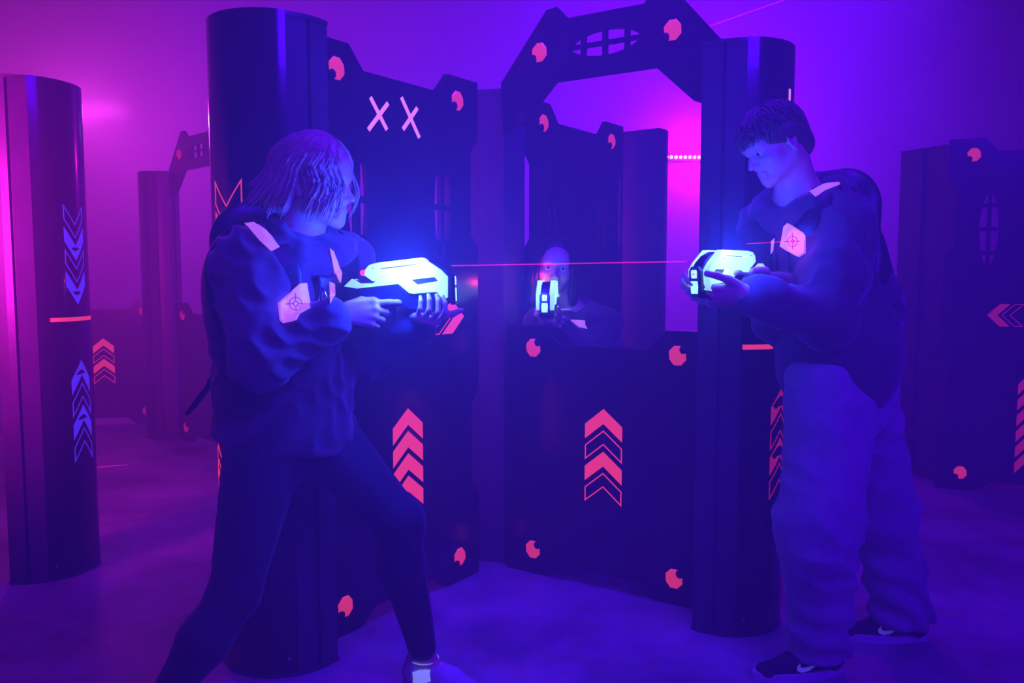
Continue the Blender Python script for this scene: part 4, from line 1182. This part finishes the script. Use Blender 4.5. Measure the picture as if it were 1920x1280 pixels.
fb.cap(FP(kF, (-.03, 0, -.045)), nb+np.array((0, 0, -.02)), .050, .058, .03)
fb.cap(nb+np.array((0, 0, -.04)), chest, .075, .115, .05, side=n_t, fl=.75); fb.cap(chest, pel, .120, .120, .05, side=n_t, fl=.75)
fb.cap(shR+l_t*.03, shL-l_t*.03, .045, .045, .04)
fb.cap(shR, elR, .042, .036, .03); fb.cap(elR, wrR, .036, .026, .02)
fb.cap(shL, elL, .042, .036, .03); fb.cap(elL, wrL, .036, .026, .02)
fb.cap(pel, knR_, .085, .052, .04); fb.cap(knR_, ftR, .05, .035, .03); fb.cap(pel, knL_, .085, .052, .04); fb.cap(knL_, ftL, .05, .035, .03)
h1 = frame(wrR+np.array((.01, .0, .01)), (.25, -.95, .1), (-.3, 0, 1)); hand_field(fb, frame(wrR+np.array((0, -.01, 0)), (.25, -.9, .25), (-.9, -.2, .3)), ((20, 20, 10), (60, 78, 40), (62, 80, 42), (62, 80, 42)), ((.8, .5, -.4), (.95, .1, -.35), (.95, 0, -.3)), s=.92)
hand_field(fb, frame(wrL+np.array((0, -.01, -.005)), (-.75, -.45, .10), (.1, -.35, -.92)), ((42, 60, 30), (42, 62, 32), (44, 62, 32), (46, 60, 32)), ((.5, .85, -.1), (.5, .8, -.4), (.5, .6, -.5)), s=.92, mir=True)
fb.build('body', M['skin'], KP)
eyes(KP, kF, (1, 0, -.05)); face_lines(KP, kF, M['brow'], None)
fh = Field([axis(-.16, .60, .008), axis(3.12, 3.95, .008), axis(.35, 1.30, .008)])
fh.cap(nb+np.array((0, 0, -.10)), chest, .125, .165, .06, side=n_t, fl=.78); fh.cap(chest, pel, .170, .180, .05, side=n_t, fl=.80)
fh.cap(shR+l_t*.02, shL-l_t*.02, .066, .066, .05)
for s_, e_, w_ in ((shR, elR, wrR), (shL, elL, wrL)):
    fh.cap(s_, e_, .072, .066, .05); fh.cap(e_, w_+(e_-w_)*.18, .062, .046, .03)
for i in range(11):
    def ringp(a):
        bk = .5+.5*math.cos(a)
        return nb+(-n_t*math.cos(a)*(.085+.02*bk)+l_t*math.sin(a)*.095)+np.array((0, 0, .0+.035*bk-.05*(1-bk)))
    a = -2.6+5.2*i/11; a2 = -2.6+5.2*(i+1)/11
    fh.cap(ringp(a), ringp(a2), .036, .036, .02)
fh.D += clothes_noise(fh._pts((slice(None),)*3), .008, 1.4, 9.1)
hoodK = fh.build('hoodie', M['hoodie_black'], KP, 1)
ft = Field([axis(-.20, .64, .010), axis(3.12, 4.1, .010), axis(.0, .80, .010)])
for a, b, c in ((pel, knR_, ftR), (pel, knL_, ftL)):
    ft.cap(a, b, .125, .080, .05); ft.cap(b, c, .078, .06, .04)
ft.build('trousers', M['legging'], KP, 1)
shoe(KP, ftL+np.array((0, .07, -.075)), (0, -1, 0), L=.25); shoe(KP, ftR+np.array((0, -.02, -.05)), (0, .75, -.3), (0, .6, .8), L=.25)
fv = Field([axis(-.16, .60, .008), axis(3.12, 3.95, .008), axis(.55, 1.30, .008)])
fv.cap(nb+np.array((0, 0, -.10)), chest, .138, .180, .06, side=n_t, fl=.82); fv.cap(chest, belly, .185, .19, .05, side=n_t, fl=.82)
fv.cap(shR+l_t*.045, shL-l_t*.045, .078, .078, .05)
fv.cap(nb+np.array((0, 0, .06)), nb+np.array((0, 0, -.03))+n_t*.06, .095, .085, .015, 'sub')
for s_, e_, sg in ((shR, elR, -1), (shL, elL, 1)):
    o_ = s_+l_t*sg*.05; fv.cap(o_+np.array((0, 0, .10))+l_t*sg*.03, e_+l_t*sg*.02, .088, .100, .02, 'sub')
vestK = fv.build('vest', M['vest'], KP, 1)
bv = bvh_of([vestK, hoodK])
drape('shoulder_patch', ((1072, 554), (1074, 540), (1080, 529), (1087, 525), (1086, 554)), bv, M['patch'], vestK, .005, step=3)
drape('target_pad', ((1070, 601), (1097, 601), (1097, 610), (1100, 616), (1085, 613)), bv, M['patch'], vestK, .006, step=3)
fc = Field([axis(.05, .36, .005), axis(3.28, 3.66, .005), axis(1.05, 1.50, .005)])
fc.ell((-.016, 0, .036), (.104, .094, .096), .01, F=kF)
fc.cap((-.055, 0, .02), (-.080, 0, -.14), .075, .070, .03, F=kF, side=(0, 1, 0), fl=1.15)
for s in (1, -1): fc.cap((.0, .080*s, .03), (-.01, .080*s, -.15), .026, .030, .02, F=kF)
fc.cap((.094, -.012, -.018), (.090, -.012, -.12), .074, .10, .012, 'sub', F=kF)
fc.cap((.112, -.016, .004), (.150, -.01, .0), .056, .07, .012, 'sub', F=kF)
hairK = fc.build('hair', M['hair_dark'], KP)
roots = [(random.choice((-1, 1))*random.uniform(1.12, 2.9), random.uniform(-.2, .1), random.uniform(0, .008), random.uniform(.12, .17), random.uniform(.003, .005), random.uniform(-.01, .01)) for k in range(90)]
roots += [(random.choice((-1, 1))*random.uniform(.95, 1.25), random.uniform(.2, .5), 0, random.uniform(.06, .15), random.uniform(.003, .005), random.uniform(.0, .006)) for k in range(50)]
strands('hair_locks', kF, roots, M['hair_dark'], hairK, bob)
rebase(KP, (pel[0], pel[1], 0))
G3_ = blaster('glowing blaster pointed at the camera by the kneeling player', W(1028, 556, 3.34), (0, math.radians(2), math.radians(-90-8)))
point('blaster_light_middle', W(1012, 552, 3.16), (0.012, .034, 1.0), 6, .04)
point('blaster_rear_diode_light', W(1012, 530, 3.36), (1.0, .01, .12), .9, .01)

# ------------------------------------------------------------------ laser beams seen in the fog
lz = bpy.data.materials.new('red_laser_light'); lz.use_nodes = True; nt = lz.node_tree; nt.nodes.clear()
out_ = nt.nodes.new('ShaderNodeOutputMaterial'); em_ = nt.nodes.new('ShaderNodeEmission'); tr_ = nt.nodes.new('ShaderNodeBsdfTransparent'); ad_ = nt.nodes.new('ShaderNodeAddShader')
em_.inputs['Color'].default_value = (1.0, .01, .25, 1); em_.inputs['Strength'].default_value = .42
nt.links.new(em_.outputs[0], ad_.inputs[0]); nt.links.new(tr_.outputs[0], ad_.inputs[1]); nt.links.new(ad_.outputs[0], out_.inputs['Surface'])
def laser(label, a, b, r=.0016):
    mb = MB().tube(a, b, r, r, 8, False); o = mb.build('laser_beam', lz, None, True)
    return tag(o, label, 'laser beam', None, 'thing')
laser('thin red horizontal laser beam running between the two standing players\' blasters', W(1287, 490, 2.28), W(846, 498, 2.30))
laser('faint red laser beam slanting up over the right tower, near the top edge', W(1322, 52, 3.2), W(1475, -2, 3.6))
laser('short red laser streak low beside the leftmost tower', W(176, 876, 3.6), W(240, 871, 4.4))
laser('faint red laser beam reaching the target on the young man\'s vest', W(1400, 457, 2.30), W(1470, 453, 2.36), .0012)
